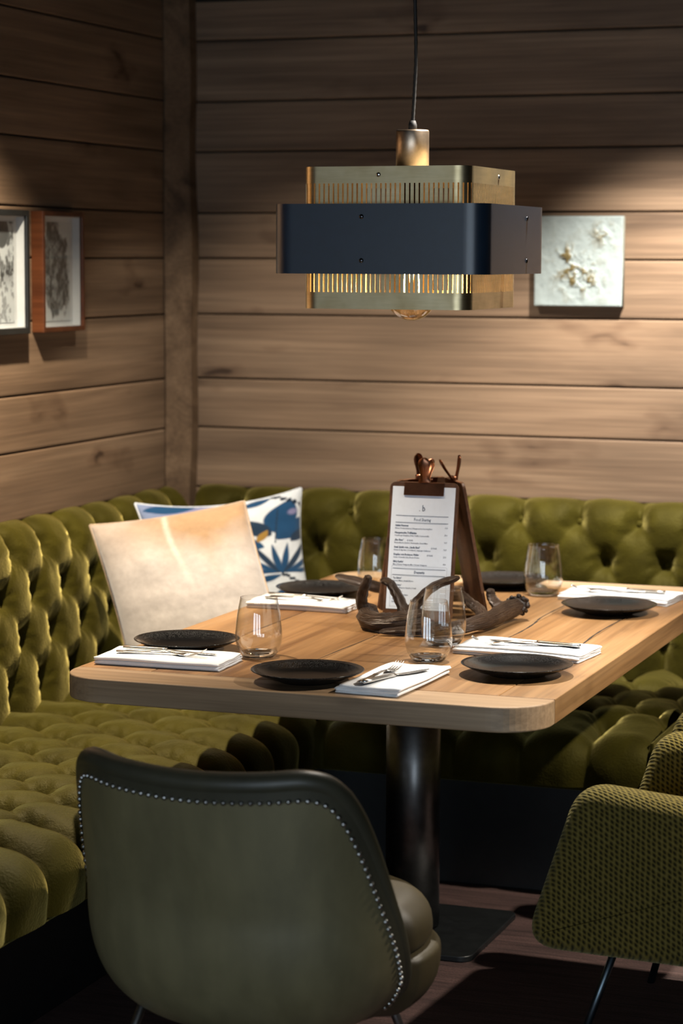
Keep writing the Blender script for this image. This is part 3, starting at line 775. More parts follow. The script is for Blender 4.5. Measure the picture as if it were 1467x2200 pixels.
    def handle(side):
        prof = [(0.0, 0.018, 0.0), (0.008, 0.0125, 0.002), (0.018, 0.0105, 0.006), (0.030, 0.0125, 0.011), (0.042, 0.0165, 0.0155), (0.052, 0.0150, 0.018), (0.058, 0.009, 0.0185), (0.060, 0.002, 0.0185)]
        V = []; F = []; m = 9
        for dz, w, dy in prof:
            for q in range(m):
                u = -1+2*q/(m-1); arch = 0.0045*(1-u*u)
                V.append((w*u, side*(-0.003-dy*(1.0 if side > 0 else 1.2)-arch)-BTh/2, zc-0.002+dz))
        nF = grid_faces(len(prof), m)
        return V, nF
    for s_ in (1, -1):
        Vh, Fh = handle(s_); o = mesh_obj('handle', Vh, Fh, M['copper'], cl)
        md = o.modifiers.new('thick', 'SOLIDIFY'); md.thickness = 0.0012
        sb = o.modifiers.new('sub', 'SUBSURF'); sb.levels = 1; sb.render_levels = 2
    Vt, Ft, _ = tube([(-0.018, -BTh/2, zc+0.006), (0.018, -BTh/2, zc+0.006)], 0.0045, 12); mesh_obj('spring', Vt, Ft, M['copper'], cl)
    bm_obj('back_jaw', box_bm(-0.051, 0.051, 0.0008, 0.0028, zc-0.03, zc+0.001, 0.0006), M['copper'], cl)
    return r
rb, rt = 0.118, 0.054
lean = math.asin((rb-rt)/BHt)
cbs = []
for ang, lab, letters in ((2.0, 'walnut clipboard with the printed menu facing the front of the table', True), (122.0, 'walnut clipboard leaning at the right of the stand, seen from its edge', False), (-118.0, 'walnut clipboard at the left of the stand, its paper seen edge on', False)):
    c = make_clipboard(letters); a = math.radians(ang)
    d = Vector((math.sin(a), -math.cos(a), 0))
    c.location = SC+d*rb+Vector((0, 0, 0.007))+(Vector((0.010, 0.017, 0)) if ang < -90 else Vector()); c.rotation_euler = Matrix.Rotation(a, 3, 'Z').to_euler()
    c.rotation_euler = (Matrix.Rotation(a, 3, 'Z') @ Matrix.Rotation(-lean, 3, 'X')).to_euler()
    tag(c, lab, 'clipboard', 'menu clipboards in the antler stand')
def ridge(seed):
    return lambda u, a: 1+0.05*math.sin(a*7+math.sin(u*9+seed)*2)+0.05*math.sin(u*41+a*2+seed)+0.03*math.sin(a*13+u*17)
def antler(name, label, beams):
    mb = MB(); 
    for pts, r0_, r1_, seed in beams:
        c = catmull(pts, 9); n = len(c); u = np.linspace(0, 1, n)
        rad = r0_+(r1_-r0_)*u**1.2; rad[-3:] *= np.array([0.9, 0.7, 0.35])
        Vt, Ft, UV = tube(c, rad, 14, True, ridge(seed)); mb.add(Vt, Ft, UV)
    base = Vector(mb.V[0]); base.z = TZ
    return mb, base
def fin_antler(name, label, beams, burr=None):
    mb, base = antler(name, label, beams)
    if burr:
        bx, by, bz, br_ = burr; rs = random.Random(3)
        for k in range(46):
            a = rs.random()*2*pi; h = rs.uniform(-1, 1); p = (bx+br_*math.cos(a)*math.sqrt(1-h*h)*0.9, by+br_*math.sin(a)*math.sqrt(1-h*h)*0.9, bz+br_*h*0.8)
            rr_ = rs.uniform(0.004, 0.0075)
            Vs, Fs = lathe([(0.0001, -rr_), (rr_*0.75, -rr_*0.6), (rr_, 0), (rr_*0.75, rr_*0.6), (0.0001, rr_)], 8)
            mb.add([(v[0]+p[0], v[1]+p[1], v[2]+p[2]) for v in Vs], Fs)
        rr_ = br_*0.95; Vs, Fs = lathe([(0.0001, -rr_*.8), (rr_*0.75, -rr_*0.5), (rr_, 0), (rr_*0.75, rr_*0.5), (0.0001, rr_*.8)], 16)
        mb.add([(v[0]+bx, v[1]+by, v[2]+bz) for v in Vs], Fs)
    o = mb.build(name, M['antler']); me = o.data
    zmin = min(v.co.z for v in me.vertices)
    for v in me.vertices: v.co -= base; v.co.z += max(0, (TZ+0.0005)-zmin)
    o.location = base
    return tag(o, label, 'antler', 'antlers of the menu stand')
fin_antler('antler', 'brown antler with knobbly burr at the right, lying along the front of the clipboards',
    [([(-1.560, 5.525, 0.783), (-1.568, 5.44, 0.782), (-1.575, 5.35, 0.778), (-1.605, 5.262, 0.774), (-1.66, 5.222, 0.768), (-1.73, 5.208, 0.764), (-1.796, 5.190, 0.760)], 0.024, 0.008, 1),
     ([(-1.590, 5.36, 0.778), (-1.612, 5.40, 0.792), (-1.642, 5.415, 0.808), (-1.668, 5.42, 0.832)], 0.016, 0.009, 2),
     ([(-1.572, 5.48, 0.785), (-1.598, 5.49, 0.796), (-1.612, 5.50, 0.812), (-1.616, 5.50, 0.832)], 0.015, 0.010, 4)],
    (-1.556, 5.540, 0.788, 0.029))
fin_antler('antler', 'brown antler curling round the left of the stand with tines rising before the menu',
    [([(-1.872, 5.34, 0.780), (-1.868, 5.30, 0.778), (-1.845, 5.255, 0.776), (-1.80, 5.238, 0.777), (-1.755, 5.255, 0.782), (-1.715, 5.30, 0.79)], 0.023, 0.021, 5),
     ([(-1.872, 5.33, 0.782), (-1.884, 5.315, 0.805), (-1.878, 5.305, 0.835), (-1.866, 5.30, 0.862), (-1.860, 5.30, 0.878)], 0.016, 0.009, 6),
     ([(-1.752, 5.26, 0.785), (-1.765, 5.27, 0.810), (-1.784, 5.275, 0.842), (-1.799, 5.275, 0.864), (-1.823, 5.275, 0.872)], 0.015, 0.0085, 7),
     ([(-1.748, 5.27, 0.782), (-1.738, 5.28, 0.812), (-1.718, 5.285, 0.838), (-1.682, 5.29, 0.866), (-1.632, 5.30, 0.884)], 0.015, 0.0085, 8)])
fin_antler('antler', 'brown antler behind the clipboards with one polished tine reaching out to the left',
    [([(-1.70, 5.69, 0.785), (-1.78, 5.71, 0.782), (-1.88, 5.69, 0.785), (-1.945, 5.63, 0.80), (-2.0, 5.60, 0.817), (-2.056, 5.595, 0.829)], 0.022, 0.009, 9),
     ([(-1.86, 5.70, 0.785), (-1.90, 5.66, 0.81), (-1.93, 5.66, 0.84)], 0.012, 0.005, 10)])

# ------------------------------------------------------------------ pendant lamp
LX, LY = -1.743, 5.255
lp = empty('pendant_lamp', (LX, LY, 1.523))
tag(lp, 'square pendant lamp with dark metal band over a slotted brass shade above the table', 'lamp')
lz = 1.523
def ring_path(h, r, n_side, k=10):
    P = rr_poly(-h, h, -h, h, r, k); return P
def resample(P, step):
    A = np.array(P+[P[0]]); L = np.r_[0, np.cumsum(np.linalg.norm(np.diff(A, axis=0), axis=1))]; n = int(round(L[-1]/step)); t_ = np.linspace(0, L[-1], n, endpoint=False)
    return np.c_[np.interp(t_, L, A[:, 0]), np.interp(t_, L, A[:, 1])]
# outer band
P = resample(rr_poly(-0.255, 0.255, -0.255, 0.255, 0.045, 12), 0.008); n = len(P)
zs = [1.603-lz, 1.6045-lz, 1.7585-lz, 1.760-lz]
V = [(x, y, z) for z in zs for x, y in P]; F = [(i*n+j, i*n+(j+1) % n, (i+1)*n+(j+1) % n, (i+1)*n+j) for i in range(3) for j in range(n)]
bd = mesh_obj('band', V, F, M['band'], lp); md = bd.modifiers.new('t', 'SOLIDIFY'); md.thickness = 0.0022; md.offset = -1
es_ = bd.modifiers.new('e', 'EDGE_SPLIT'); es_.split_angle = math.radians(35)
# slotted brass shade: one pierced sheet
hB = 0.2; P0 = resample(rr_poly(-hB, hB, -hB, hB, 0.035, 12), 0.0114/3); n = len(P0)-len(P0) % 3; P = P0[:n]
rows = [0.0, 0.038, 0.100, 0.225, 0.284, 0.322]
V = [(x, y, z) for z in rows for x, y in P]; F = []
for i in range(len(rows)-1):
    for j in range(n):
        if i in (1, 3) and j % 3 == 2: continue
        F.append((i*n+j, i*n+(j+1) % n, (i+1)*n+(j+1) % n, (i+1)*n+j))
sh = mesh_obj('shade', V, F, M['brass'], lp); md = sh.modifiers.new('t', 'SOLIDIFY'); md.thickness = 0.0014; md.offset = -1
es_ = sh.modifiers.new('e', 'EDGE_SPLIT'); es_.split_angle = math.radians(35)
# stand-offs between shade and band, screws
def cyl(name, c0, c1, r, mat, parent, seg=14):
    Vt, Ft, _ = tube([c0, (np.array(c0)+np.array(c1))/2, c1], r, seg); o = mesh_obj(name, Vt, Ft, mat, parent)
    return o
def screw(x, y, z, dx, dy, parent, mat):
    Vs, Fs = lathe([(0.0001, 0.0030), (0.003, 0.0026), (0.0052, 0.0012), (0.0055, 0.0)], 14)
    o = mesh_obj('screw', Vs, Fs, mat, parent); o.location = (x, y, z); o.rotation_euler = Vector((dx, dy, 0)).to_track_quat('Z', 'Y').to_euler(); return o
for dx, dy in ((0, -1), (1, 0), (0, 1), (-1, 0)):
    off = -0.035
    tx, ty = (off, 0) if dx == 0 else (0, 0.085)
    for z in (1.633-lz, 1.731-lz):
        screw(dx*0.2552+tx, dy*0.2552+ty, z, dx, dy, bd, M['screw'])
        cyl('standoff', (dx*0.2+tx, dy*0.2+ty, z), (dx*0.2535+tx, dy*0.2535+ty, z), 0.004, M['screw'], lp)
    for z in (0.303,):
        screw(dx*0.2003+tx*0.4, dy*0.2003+ty*0.4, z, dx, dy, sh, M['steel'])
# cross bars, stem, cord grip, cable
bm_obj('top_cover', slab(rr_poly(-0.1982, 0.1982, -0.1982, 0.1982, 0.034), 0.318, 0.3195), M['brass'], lp)
for x0, x1, y0, y1 in ((-0.199, 0.199, -0.012, 0.012), (-0.012, 0.012, -0.199, 0.199)):
    box('cross_bar', x0, x1, y0, y1, 0.313, 0.317, M['brass'], lp, 0.0008)
V, F = lathe([(0.0001, 0.30), (0.0385, 0.30), (0.0385, 0.408), (0.037, 0.412), (0.0001, 0.412)], 40)
o = mesh_obj('stem', V, F, M['stem_brass'], lp)
for p in o.data.polygons: p.use_smooth = abs(p.normal.z) < 0.6
V, F = lathe([(0.0001, 0.412), (0.010, 0.412), (0.010, 0.424), (0.007, 0.434), (0.0001, 0.434)], 16); mesh_obj('cord_grip', V, F, M['cable'], lp)
c = catmull([(0, 0, 0.43), (0.004, 0, 0.50), (0.007, 0, 0.58), (0.004, 0, 0.70), (-0.001, 0, 0.80), (-0.002, 0, ZC-lz-0.002)], 10)
Vt, Ft, _ = tube(c, 0.0042, 10, True, lambda u, a: 1+0.18*math.sin(a*2+u*160)); mesh_obj('cable', Vt, Ft, M['cable'], lp)
V, F = lathe([(0.0001, ZC-lz-0.03), (0.045, ZC-lz-0.03), (0.05, ZC-lz-0.025), (0.05, ZC-lz-0.001), (0.0001, ZC-lz-0.001)], 32); mesh_obj('ceiling_cup', V, F, M['cable'], lp)
V, F = lathe([(0.0001, 0.300), (0.021, 0.300), (0.021, 0.15), (0.018, 0.135), (0.0001, 0.135)], 24); mesh_obj('lamp_holder', V, F, M['cable'], lp)
# globe bulb
R = 0.060; zb = 0.030
prof = [(0.0001, zb-R)]+[(R*math.sin(a), zb-R*math.cos(a)) for a in np.linspace(0.12, 2.45, 26)]+[(0.026, 0.095), (0.019, 0.115), (0.016, 0.135)]
V, F = lathe(prof, 40); bl = mesh_obj('bulb', V, F, M['bulb_glass'], lp)
fm = MB()
for k in range(8):
    a = 2*pi*k/8; x, y = 0.016*math.cos(a), 0.016*math.sin(a); x2, y2 = 0.021*math.cos(a+0.35), 0.021*math.sin(a+0.35)
    Vt, Ft, _ = tube([(x, y, 0.09), ((x+x2)/2, (y+y2)/2, 0.05), (x2, y2, 0.012)], 0.0009, 6); fm.add(Vt, Ft)
fm.build('filament', M['filament'], bl)
V, F = lathe([(0.0001, 0.10), (0.006, 0.10), (0.004, 0.06), (0.0022, 0.02), (0.0001, 0.018)], 12); mesh_obj('glass_mount', V, F, M['bulb_glass'], bl)
l = bpy.data.lights.new('bulb_light', 'POINT'); l.energy = 2.6; l.color = (1.0, 0.70, 0.38); l.shadow_soft_size = 0.02
lo = bpy.data.objects.new('bulb_light', l); col.objects.link(lo); lo.parent = lp; lo.location = (0, 0, 0.045)

# ------------------------------------------------------------------ pictures
def grid_plane(w, h, nu, nv):
    V = [(-w/2+w*i/(nu-1), 0, -h/2+h*j/(nv-1)) for i in range(nu) for j in range(nv)]
    return V, grid_faces(nu, nv)
def framed(name, w, h, d, fw, mat, label, seed, style):
    r = empty(name)
    for x0, x1, z0, z1 in ((-w/2, -w/2+fw, -h/2, h/2), (w/2-fw, w/2, -h/2, h/2)): box('frame_side', x0, x1, -d, 0, z0, z1, mat, r, 0.0012)
    for z0, z1 in ((-h/2, -h/2+fw), (h/2-fw, h/2)): box('frame_side', -w/2+fw, w/2-fw, -d, 0, z0, z1, mat, r, 0.0012)
    iw, ih = w-2*fw, h-2*fw
    box('backing', -iw/2, iw/2, -0.006, -0.001, -ih/2, ih/2, M['white_matte'], r)
    mb = MB(); t_ = 0.0025
    for x0, x1, z0, z1 in ((-iw/2, -iw/2+t_, -ih/2, ih/2), (iw/2-t_, iw/2, -ih/2, ih/2), (-iw/2+t_, iw/2-t_, -ih/2, -ih/2+t_), (-iw/2+t_, iw/2-t_, ih/2-t_, ih/2)):
        bmx = box_bm(x0, x1, -d+0.008, -0.006, z0, z1); vs_ = [tuple(v.co) for v in bmx.verts]; bmx.verts.ensure_lookup_table()
        fs = [tuple(v.index for v in f.verts) for f in bmx.faces]; bmx.free(); mb.add(vs_, fs)
    mb.build('inner_lining', M['white_matte'], r, False)
    aw, ah = iw*0.80, ih*0.90
    V, F = grid_plane(aw, ah, 70, 110); a = mesh_obj('print', V, F, M['art'], r); a.location = (0, -0.0075, 0)
    A = np.array(V); x = A[:, 0]/aw; z = A[:, 2]/ah
    f1 = fbm(x*5+seed, z*7, seed); f2 = fbm(x*14, z*18+seed, seed+9)
    if style == 'dark':
        body = sstep(0.20, -0.02, np.sqrt(((x-0.02+0.10*z)/0.44)**2+((z-0.04)/0.47)**2)-0.95+(f1-0.5)*0.9)
        ink = body*np.clip(0.62+1.1*(f2-0.3), 0.45, 1)
        ink = np.maximum(ink, 0.8*sstep(0.05, 0.0, np.abs(x-0.03)-0.06)*sstep(-0.30, -0.36, z)*sstep(-0.46, -0.43, z))
    else:
        ink = sstep(0.50, 0.66, f1)*0.85*sstep(-0.25, 0.15, z)+sstep(0.55, 0.68, f2)*0.5
        ink = np.maximum(ink, 0.9*sstep(0.03, 0.0, np.sqrt((x-0.12)**2+((z-0.40)*1.3)**2)-0.2))
    ink = np.clip(ink, 0, 0.96)[:, None]
    set_colors(a, (1-ink)*np.array([0.46, 0.49, 0.51])+ink*np.array([0.018, 0.020, 0.020]))
    box('glass', -iw/2, iw/2, -d+0.004, -d+0.006, -ih/2, ih/2, M['pane'], r)
    tag(r, label, 'picture', 'box framed prints on the left wall')
    return r
fz0, fz1 = 1.4335, 1.762
f2_ = framed('framed_print', 0.252, fz1-fz0, 0.036, 0.013, M['mahogany'], 'reddish wood box frame holding a dark ink print', 3, 'dark')
f2_.location = (XW+0.0005, 5.861, (fz0+fz1)/2); f2_.rotation_euler = (0, 0, pi/2)
f1_ = framed('framed_print', 0.252, fz1-fz0, 0.036, 0.016, M['black_wood'], 'black box frame with a pale ink print, cut off by the picture edge', 11, 'pale')
f1_.location = (XW+0.0005, 5.532, (fz0+fz1)/2); f1_.rotation_euler = (0, 0, pi/2)
# pale relief tile
w, h = 0.262, 0.262; nu = 110
V, F = grid_plane(w, h, nu, nu); A = np.array(V); x = A[:, 0]/w; z = A[:, 2]/h
f1 = fbm(x*7+3, z*7+1, 21); f2 = fbm(x*16, z*16, 31)
cl_ = np.exp(-(((x-0.02)/0.22)**2+((z+0.16)/0.20)**2))+0.7*np.exp(-(((x+0.12)/0.12)**2+((z-0.08)/0.10)**2))+0.6*np.exp(-(((x-0.28)/0.14)**2+((z-0.3)/0.13)**2))
edge = np.minimum(0.5-np.abs(x), 0.5-np.abs(z))
hh = (0.004*(f1-0.5)+0.012*cl_*np.clip(f2-0.35, 0, 1)*2)*sstep(0, 0.05, edge)
A[:, 1] = -0.030-hh*1.0; A[edge < 0.004, 1] = -0.027
rim = [i for i in range(len(A)) if edge[i] < 1e-6]
F2 = list(F); base = len(A); B = []
corners = [(-w/2, 0, -h/2), (w/2, 0, -h/2), (w/2, 0, h/2), (-w/2, 0, h/2)]
AA = np.vstack([A, np.array(corners)])
lo_e = [i*nu for i in range(nu)]; hi_e = [i*nu+nu-1 for i in range(nu)]; l_e = list(range(nu)); r_e = [(nu-1)*nu+j for j in range(nu)]
F2 += [tuple([base, base+1]+lo_e[::-1]), tuple([base+3, base+2]+hi_e[::-1]), tuple([base, base+3]+l_e[::-1]), tuple([base+1, base+2]+r_e[::-1]), (base, base+1, base+2, base+3)]
rl = mesh_obj('relief_tile', AA, F2, M['relief'], None, True, (-1.709, YW-0.0005, 1.631))
stain = np.clip(sstep(0.50, 0.66, f2)*np.clip(cl_*1.4, 0, 1)+0.55*sstep(0.60, 0.72, f1)*np.clip(cl_+0.25, 0, 1), 0, 1)[:, None]
Cc = (1-stain)*(np.array([0.245, 0.285, 0.28])[None, :]*(0.92+0.16*f1[:, None]))+stain*np.array([0.11, 0.085, 0.035])
set_colors(rl, np.vstack([Cc, np.tile([0.45, 0.42, 0.32], (4, 1))]))
tag(rl, 'square pale relief tile with brownish lumps on the back plank wall', 'wall art')

# ------------------------------------------------------------------ cushions
def pillow(name, TL, TR_, BL, thick, mat, colfun, label, normal_hint, n=96, dent=0.0, pin=0.085, back=None):
    TL, TR_, BL = (np.array(p, float) for p in (TL, TR_, BL)); BR = TR_+BL-TL
    ctr = (TL+BR)/2; eu = TR_-TL; ev = BL-TL; nn = np.cross(eu, ev); nn /= np.linalg.norm(nn)
    if nn@np.array(normal_hint) < 0: nn = -nn
    g_ = np.linspace(-1, 1, n); U, W = np.meshgrid(g_, g_, indexing='ij')
    Ux = U*(1-pin*(1-W**2)); Wx = W*(1-pin*(1-U**2))
    base_ = ctr+Ux[..., None]*eu/2+Wx[..., None]*ev/2
    prof_ = (np.clip(1-U**2, 0, 1)*np.clip(1-W**2, 0, 1))**0.45
    wr = 0.006*(fbm(U*2.5+5, W*2.5, 4)-0.5)*2*prof_
    dn = dent*np.exp(-(U/0.35)**2)*sstep(0.2, -1.0, W)*prof_
    Vf = base_+nn*(prof_*thick*0.58+wr-dn)[..., None]; Vb_ = base_-nn*(prof_*thick*0.42)[..., None]
    V = np.vstack([Vf.reshape(-1, 3), Vb_.reshape(-1, 3)])-ctr
    F = grid_faces(n, n); F = F+[tuple(i+n*n for i in reversed(f)) for f in F]
    if np.cross(eu, ev)@nn < 0: F = flip(F)
    r = empty(name, tuple(ctr)); o = mesh_obj('cover', V, F, mat, r)
    C1 = colfun((U.ravel()+1)/2, (W.ravel()+1)/2); set_colors(o, np.vstack([C1, C1 if back is None else np.tile(np.array(back), (len(C1), 1))]))
    loop = [base_[i, 0] for i in range(n)]+[base_[n-1, j] for j in range(n)]+[base_[i, n-1] for i in range(n-1, -1, -1)]+[base_[0, j] for j in range(n-1, -1, -1)]
    return r, o, np.array(loop)[::3]-ctr
def hide_col(u, v):
    f = fbm(u*6, v*6, 2); f2 = fbm(u*3+9, v*14, 6)
    c = np.tile(np.array([0.53, 0.475, 0.43]), (len(u), 1))
    tan = np.clip(sstep(0.42, 0.0, v+0.12*(f-0.5)*2)+0.5*sstep(0.35, 0.1, np.abs(u-0.72)+0.6*v-0.1*(f2-0.5)), 0, 1)[:, None]*(0.35+0.65*sstep(0.3, 0.8, u+0.5*f))[:, None]
    c = c*(1-tan)+np.array([0.42, 0.255, 0.13])*tan
    ridge_ = (sstep(0.034, 0.002, np.abs(u-0.03*(f-0.5)-0.485-0.10*v+0.02*np.sin(v*9)))*sstep(0.62, 0.25, v))[:, None]
    ridge_ = ridge_*(0.35+0.45*f[:, None]); c = c*(1-ridge_)+np.array([0.78, 0.72, 0.63])*ridge_
    grey = (sstep(0.45, 0.8, v+0.25*(f2-0.5)))[:, None]*0.35
    c = c*(1-grey)+np.array([0.56, 0.52, 0.46])*grey
    return c*(0.50+0.22*f2[:, None])
fc, fo, loop = pillow('hide_cushion', (-2.845, 5.785, 0.905), (-2.440, 5.915, 0.975), (-2.625, 5.610, 0.475), 0.150, M['hide'], hide_col, '', (0.3, -1, 0.2), dent=0.012, pin=0.045, back=(0.02, 0.015, 0.01))
tag(fc, 'square cream and tan hair-on hide cushion leaning on the left bench', 'cushion')
Vt, Ft, _ = tube(np.vstack([loop, loop[:1]]), 0.0035, 8, False); mesh_obj('piping', Vt, Ft, plain('tan_piping', (0.30, 0.22, 0.15), 0.7, nscale=80), fc)
def leaf(u, v, bx, by, tx, ty, w, curve=0.0):
    dx, dy = tx-bx, ty-by; L = math.hypot(dx, dy); dx, dy = dx/L, dy/L
    a = ((u-bx)*dx+(v-by)*dy)/L; b = (-(u-bx)*dy+(v-by)*dx)-curve*np.sin(np.clip(a, 0, 1)*pi)
    ww = w*np.sin(np.clip(a, 0, 1)*pi)**0.75*(1.15-0.4*a)
    return sstep(0.006, -0.006, np.abs(b)-ww)*((a > 0) & (a < 1))
def leaf_col(u, v):
    v = np.where(v < 0.53, v*1.88, (v-0.53)*1.88)
    W_ = np.array([0.66, 0.70, 0.74]); c = np.tile(W_, (len(u), 1)); blue = np.array([0.006, 0.052, 0.135]); navy = np.array([0.010, 0.030, 0.065])
    lil = np.array([0.20, 0.19, 0.33]); ochre = np.array([0.33, 0.19, 0.04]); f = fbm(u*9, v*9, 8)
    def put(mask, colr, k=1.0):
        nonlocal c
        m_ = (mask*k)[:, None]; c = c*(1-m_)+colr*m_
    put(sstep(0.62, 0.30, u)*sstep(0.75, 0.35, v), np.array([0.10, 0.15, 0.30]), 0.85)
    put(sstep(0.30, 0.0, np.hypot(u-0.28, v-0.06)), lil, 0.8)
    put(leaf(u, v, 0.02, 0.10, 0.34, 0.02, 0.06), blue); put(leaf(u, v, 0.05, 0.24, 0.40, 0.12, 0.05), blue); put(leaf(u, v, 0.40, 0.14, 0.62, 0.01, 0.05), navy)
    put(leaf(u, v, 0.78, 0.48, 0.92, 0.10, 0.125), blue); put(leaf(u, v, 0.80, 0.58, 1.03, 0.34, 0.10), blue); put(leaf(u, v, 0.76, 0.52, 0.53, 0.26, 0.085), navy)
    put(leaf(u, v, 0.70, 0.66, 0.45, 0.50, 0.07), blue); put(leaf(u, v, 0.60, 0.10, 0.80, 0.02, 0.04), blue)
    put(leaf(u, v, 0.66, 0.58, 0.74, 0.44, 0.035), ochre); put(sstep(0.05, 0.02, np.hypot(u-0.93, v-0.26)), lil)
    put(leaf(u, v, 0.90, 0.62, 1.05, 0.46, 0.05), navy)
    for k, a in enumerate(np.linspace(-75, 62, 9)):
        a_ = math.radians(a); L = 0.42+0.05*math.cos(k*2.1); put(leaf(u, v, 0.80, 1.02, 0.80+L*math.sin(a_), 1.02-L*math.cos(a_), 0.027, 0.03*math.sin(a_)), blue if k % 3 else navy)
    for k, a in enumerate(np.linspace(-80, 70, 8)):
        a_ = math.radians(a); put(leaf(u, v, 0.22, 0.98, 0.22+0.42*math.sin(a_), 0.98-0.42*math.cos(a_), 0.022, 0.03*math.sin(a_)), blue)
    put(sstep(0.004, 0.0, np.abs((u-0.80)+0.10*(v-0.45))-0.003)*(v > 0.2)*(v < 0.62), navy)
    # scalloped dark teeth near the top right corner
    d = (1-u)+v; teeth = (np.abs(d-0.20) < 0.035*np.abs(np.sin((u+v)*0+np.arctan2(v, 1-u)*9)))
    put(teeth.astype(float), navy*0.5)
    return c*(0.72+0.16*f[:, None])
pc, po, loop = pillow('leaf_print_cushion', (-2.868, 6.125, 0.932), (-2.497, 6.500, 0.957), (-2.74, 6.00, 0.470), 0.11, M['print_cloth'], leaf_col, '', (0.3, -1, 0.2), n=170, pin=0.13)
tag(pc, 'white cushion with blue leaf print, tucked behind the hide cushion in the corner', 'cushion')
Vt, Ft, _ = tube(np.vstack([loop, loop[:1]]), 0.003, 8, False); mesh_obj('seam', Vt, Ft, plain('white_seam', (0.55, 0.58, 0.62), 0.8, nscale=80), pc)

# ------------------------------------------------------------------ leather tub chair
lc = empty('leather_tub_chair', (-1.642, 4.055, 0), math.radians(-6))
tag(lc, 'olive leather tub chair with nailhead trim, its rounded back turned to the viewer', 'chair')
RA, RB_, EXP = 0.328, 0.262, 2.45
ang_k = [0, 25, 37, 46, 53, 59, 65, 71, 78, 86, 94, 102]
zr_k = [0.708, 0.716, 0.722, 0.714, 0.690, 0.645, 0.585, 0.518, 0.445, 0.368, 0.295, 0.225]
def zr(phi): return np.interp(abs(phi), ang_k, zr_k)
def zr_s(phi): return sum(zr(phi+d)*w_ for d, w_ in ((-6, .1), (-3, .2), (0, .4), (3, .2), (6, .1)))
def plan(phi):
    a = math.radians(phi); sx, cy = math.sin(a), -math.cos(a)
    return (RA*math.copysign(abs(sx)**(2/EXP), sx), RB_*math.copysign(abs(cy)**(2/EXP), cy))
ZB = 0.185
def rscale(z):
    if z > 0.47: return 1.0+0.03*(z-0.47)/0.25
    q = min(1, (0.47-z)/(0.47-ZB)); return max(0.02, (1-q**2.9)**(1/2.9))
def shell_pt(phi, z, off=0.0):
    x, y = plan(phi); s = rscale(z); nl = math.hypot(x, y); lean_ = -0.03*max(0, (z-0.45))/0.25
    return np.array([x*s-off*x/nl, y*s-off*y/nl+lean_*max(0, -y/RB_), z])
PH = np.linspace(-102, 102, 130); NV = 44
V = []; Vi = []
for ph in PH:
    top = zr_s(ph)
    for k in range(NV):
        u = k/(NV-1); z = ZB+(top-ZB)*(u**1.6)
        V.append(shell_pt(ph, z)); Vi.append(shell_pt(ph, max(z, 0.29), 0.034))
F = grid_faces(len(PH), NV); nb = len(V)
mesh_obj('shell_back', V, F, M['leather'], lc)
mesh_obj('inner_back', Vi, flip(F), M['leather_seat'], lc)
rim = [shell_pt(ph, zr_s(ph), 0.017) for ph in PH]
Vt, Ft, _ = tube(rim, 0.0215, 14); mesh_obj('rim', Vt, Ft, M['leather_dark'], lc)
# dark border between rim and nails, slightly proud
V = []; 
for ph in PH:
    top = zr_s(ph); s_ = abs(math.sin(math.radians(np.clip((abs(ph)-40)/70*90, 0, 90))))
    for k in range(5):
        dz = 0.002+0.030*k/4; V.append((ph, top, dz))
def inset_pt(i, d, off):
    """point d metres inside the rim, measured across the shell surface"""
    ph = PH[i]; j0, j1 = max(0, i-1), min(len(PH)-1, i+1)
    a, b = shell_pt(PH[j0], zr_s(PH[j0])), shell_pt(PH[j1], zr_s(PH[j1])); tang = (b-a)/np.linalg.norm(b-a)
    zt = zr_s(ph); p = shell_pt(ph, zt)
    eps = 0.5; dphi = shell_pt(ph+eps, zt)-shell_pt(ph-eps, zt); ldp = np.linalg.norm(dphi)/(2*eps); ephi = dphi/np.linalg.norm(dphi)
    ez = shell_pt(ph, zt)-shell_pt(ph, zt-0.004); ez /= np.linalg.norm(ez)
    ct, st = tang@ephi, tang@ez
    # inward direction, perpendicular to the rim, pointing down / towards the back
    din = np.array([st, -ct])
    if din[1] > 0: din = -din
    ph2 = ph+din[0]*d/ldp; z2_ = zt+din[1]*d
    return shell_pt(ph2, max(z2_, ZB+0.01), -off)
V = [inset_pt(i, 0.004+0.029*k/4, 0.0022) for i in range(len(PH)) for k in range(5)]
o = mesh_obj('border', V, grid_faces(len(PH), 5), M['leather_dark'], lc)
path = np.array([inset_pt(i, 0.031, 0.0028) for i in range(2, len(PH)-2)])
Ln = np.r_[0, np.cumsum(np.linalg.norm(np.diff(path, axis=0), axis=1))]; nn_ = int(Ln[-1]/0.0168)
Vn, Fn = lathe([(0.0001, 0.0042), (0.0032, 0.0034), (0.0052, 0.0012), (0.0054, -0.001)], 10)
nail_me = bpy.data.meshes.new('nail'); nail_me.from_pydata(Vn, [], Fn); nail_me.materials.append(M['nail']); nail_me.polygons.foreach_set('use_smooth', [True]*len(nail_me.polygons))
for t_ in np.linspace(0, Ln[-1], nn_):
    p = np.array([np.interp(t_, Ln, path[:, k]) for k in range(3)]); d = Vector((p[0], p[1], 0)).normalized()
    o = bpy.data.objects.new('nail', nail_me); link(o, lc); o.location = p; o.rotation_euler = d.to_track_quat('Z', 'Y').to_euler()
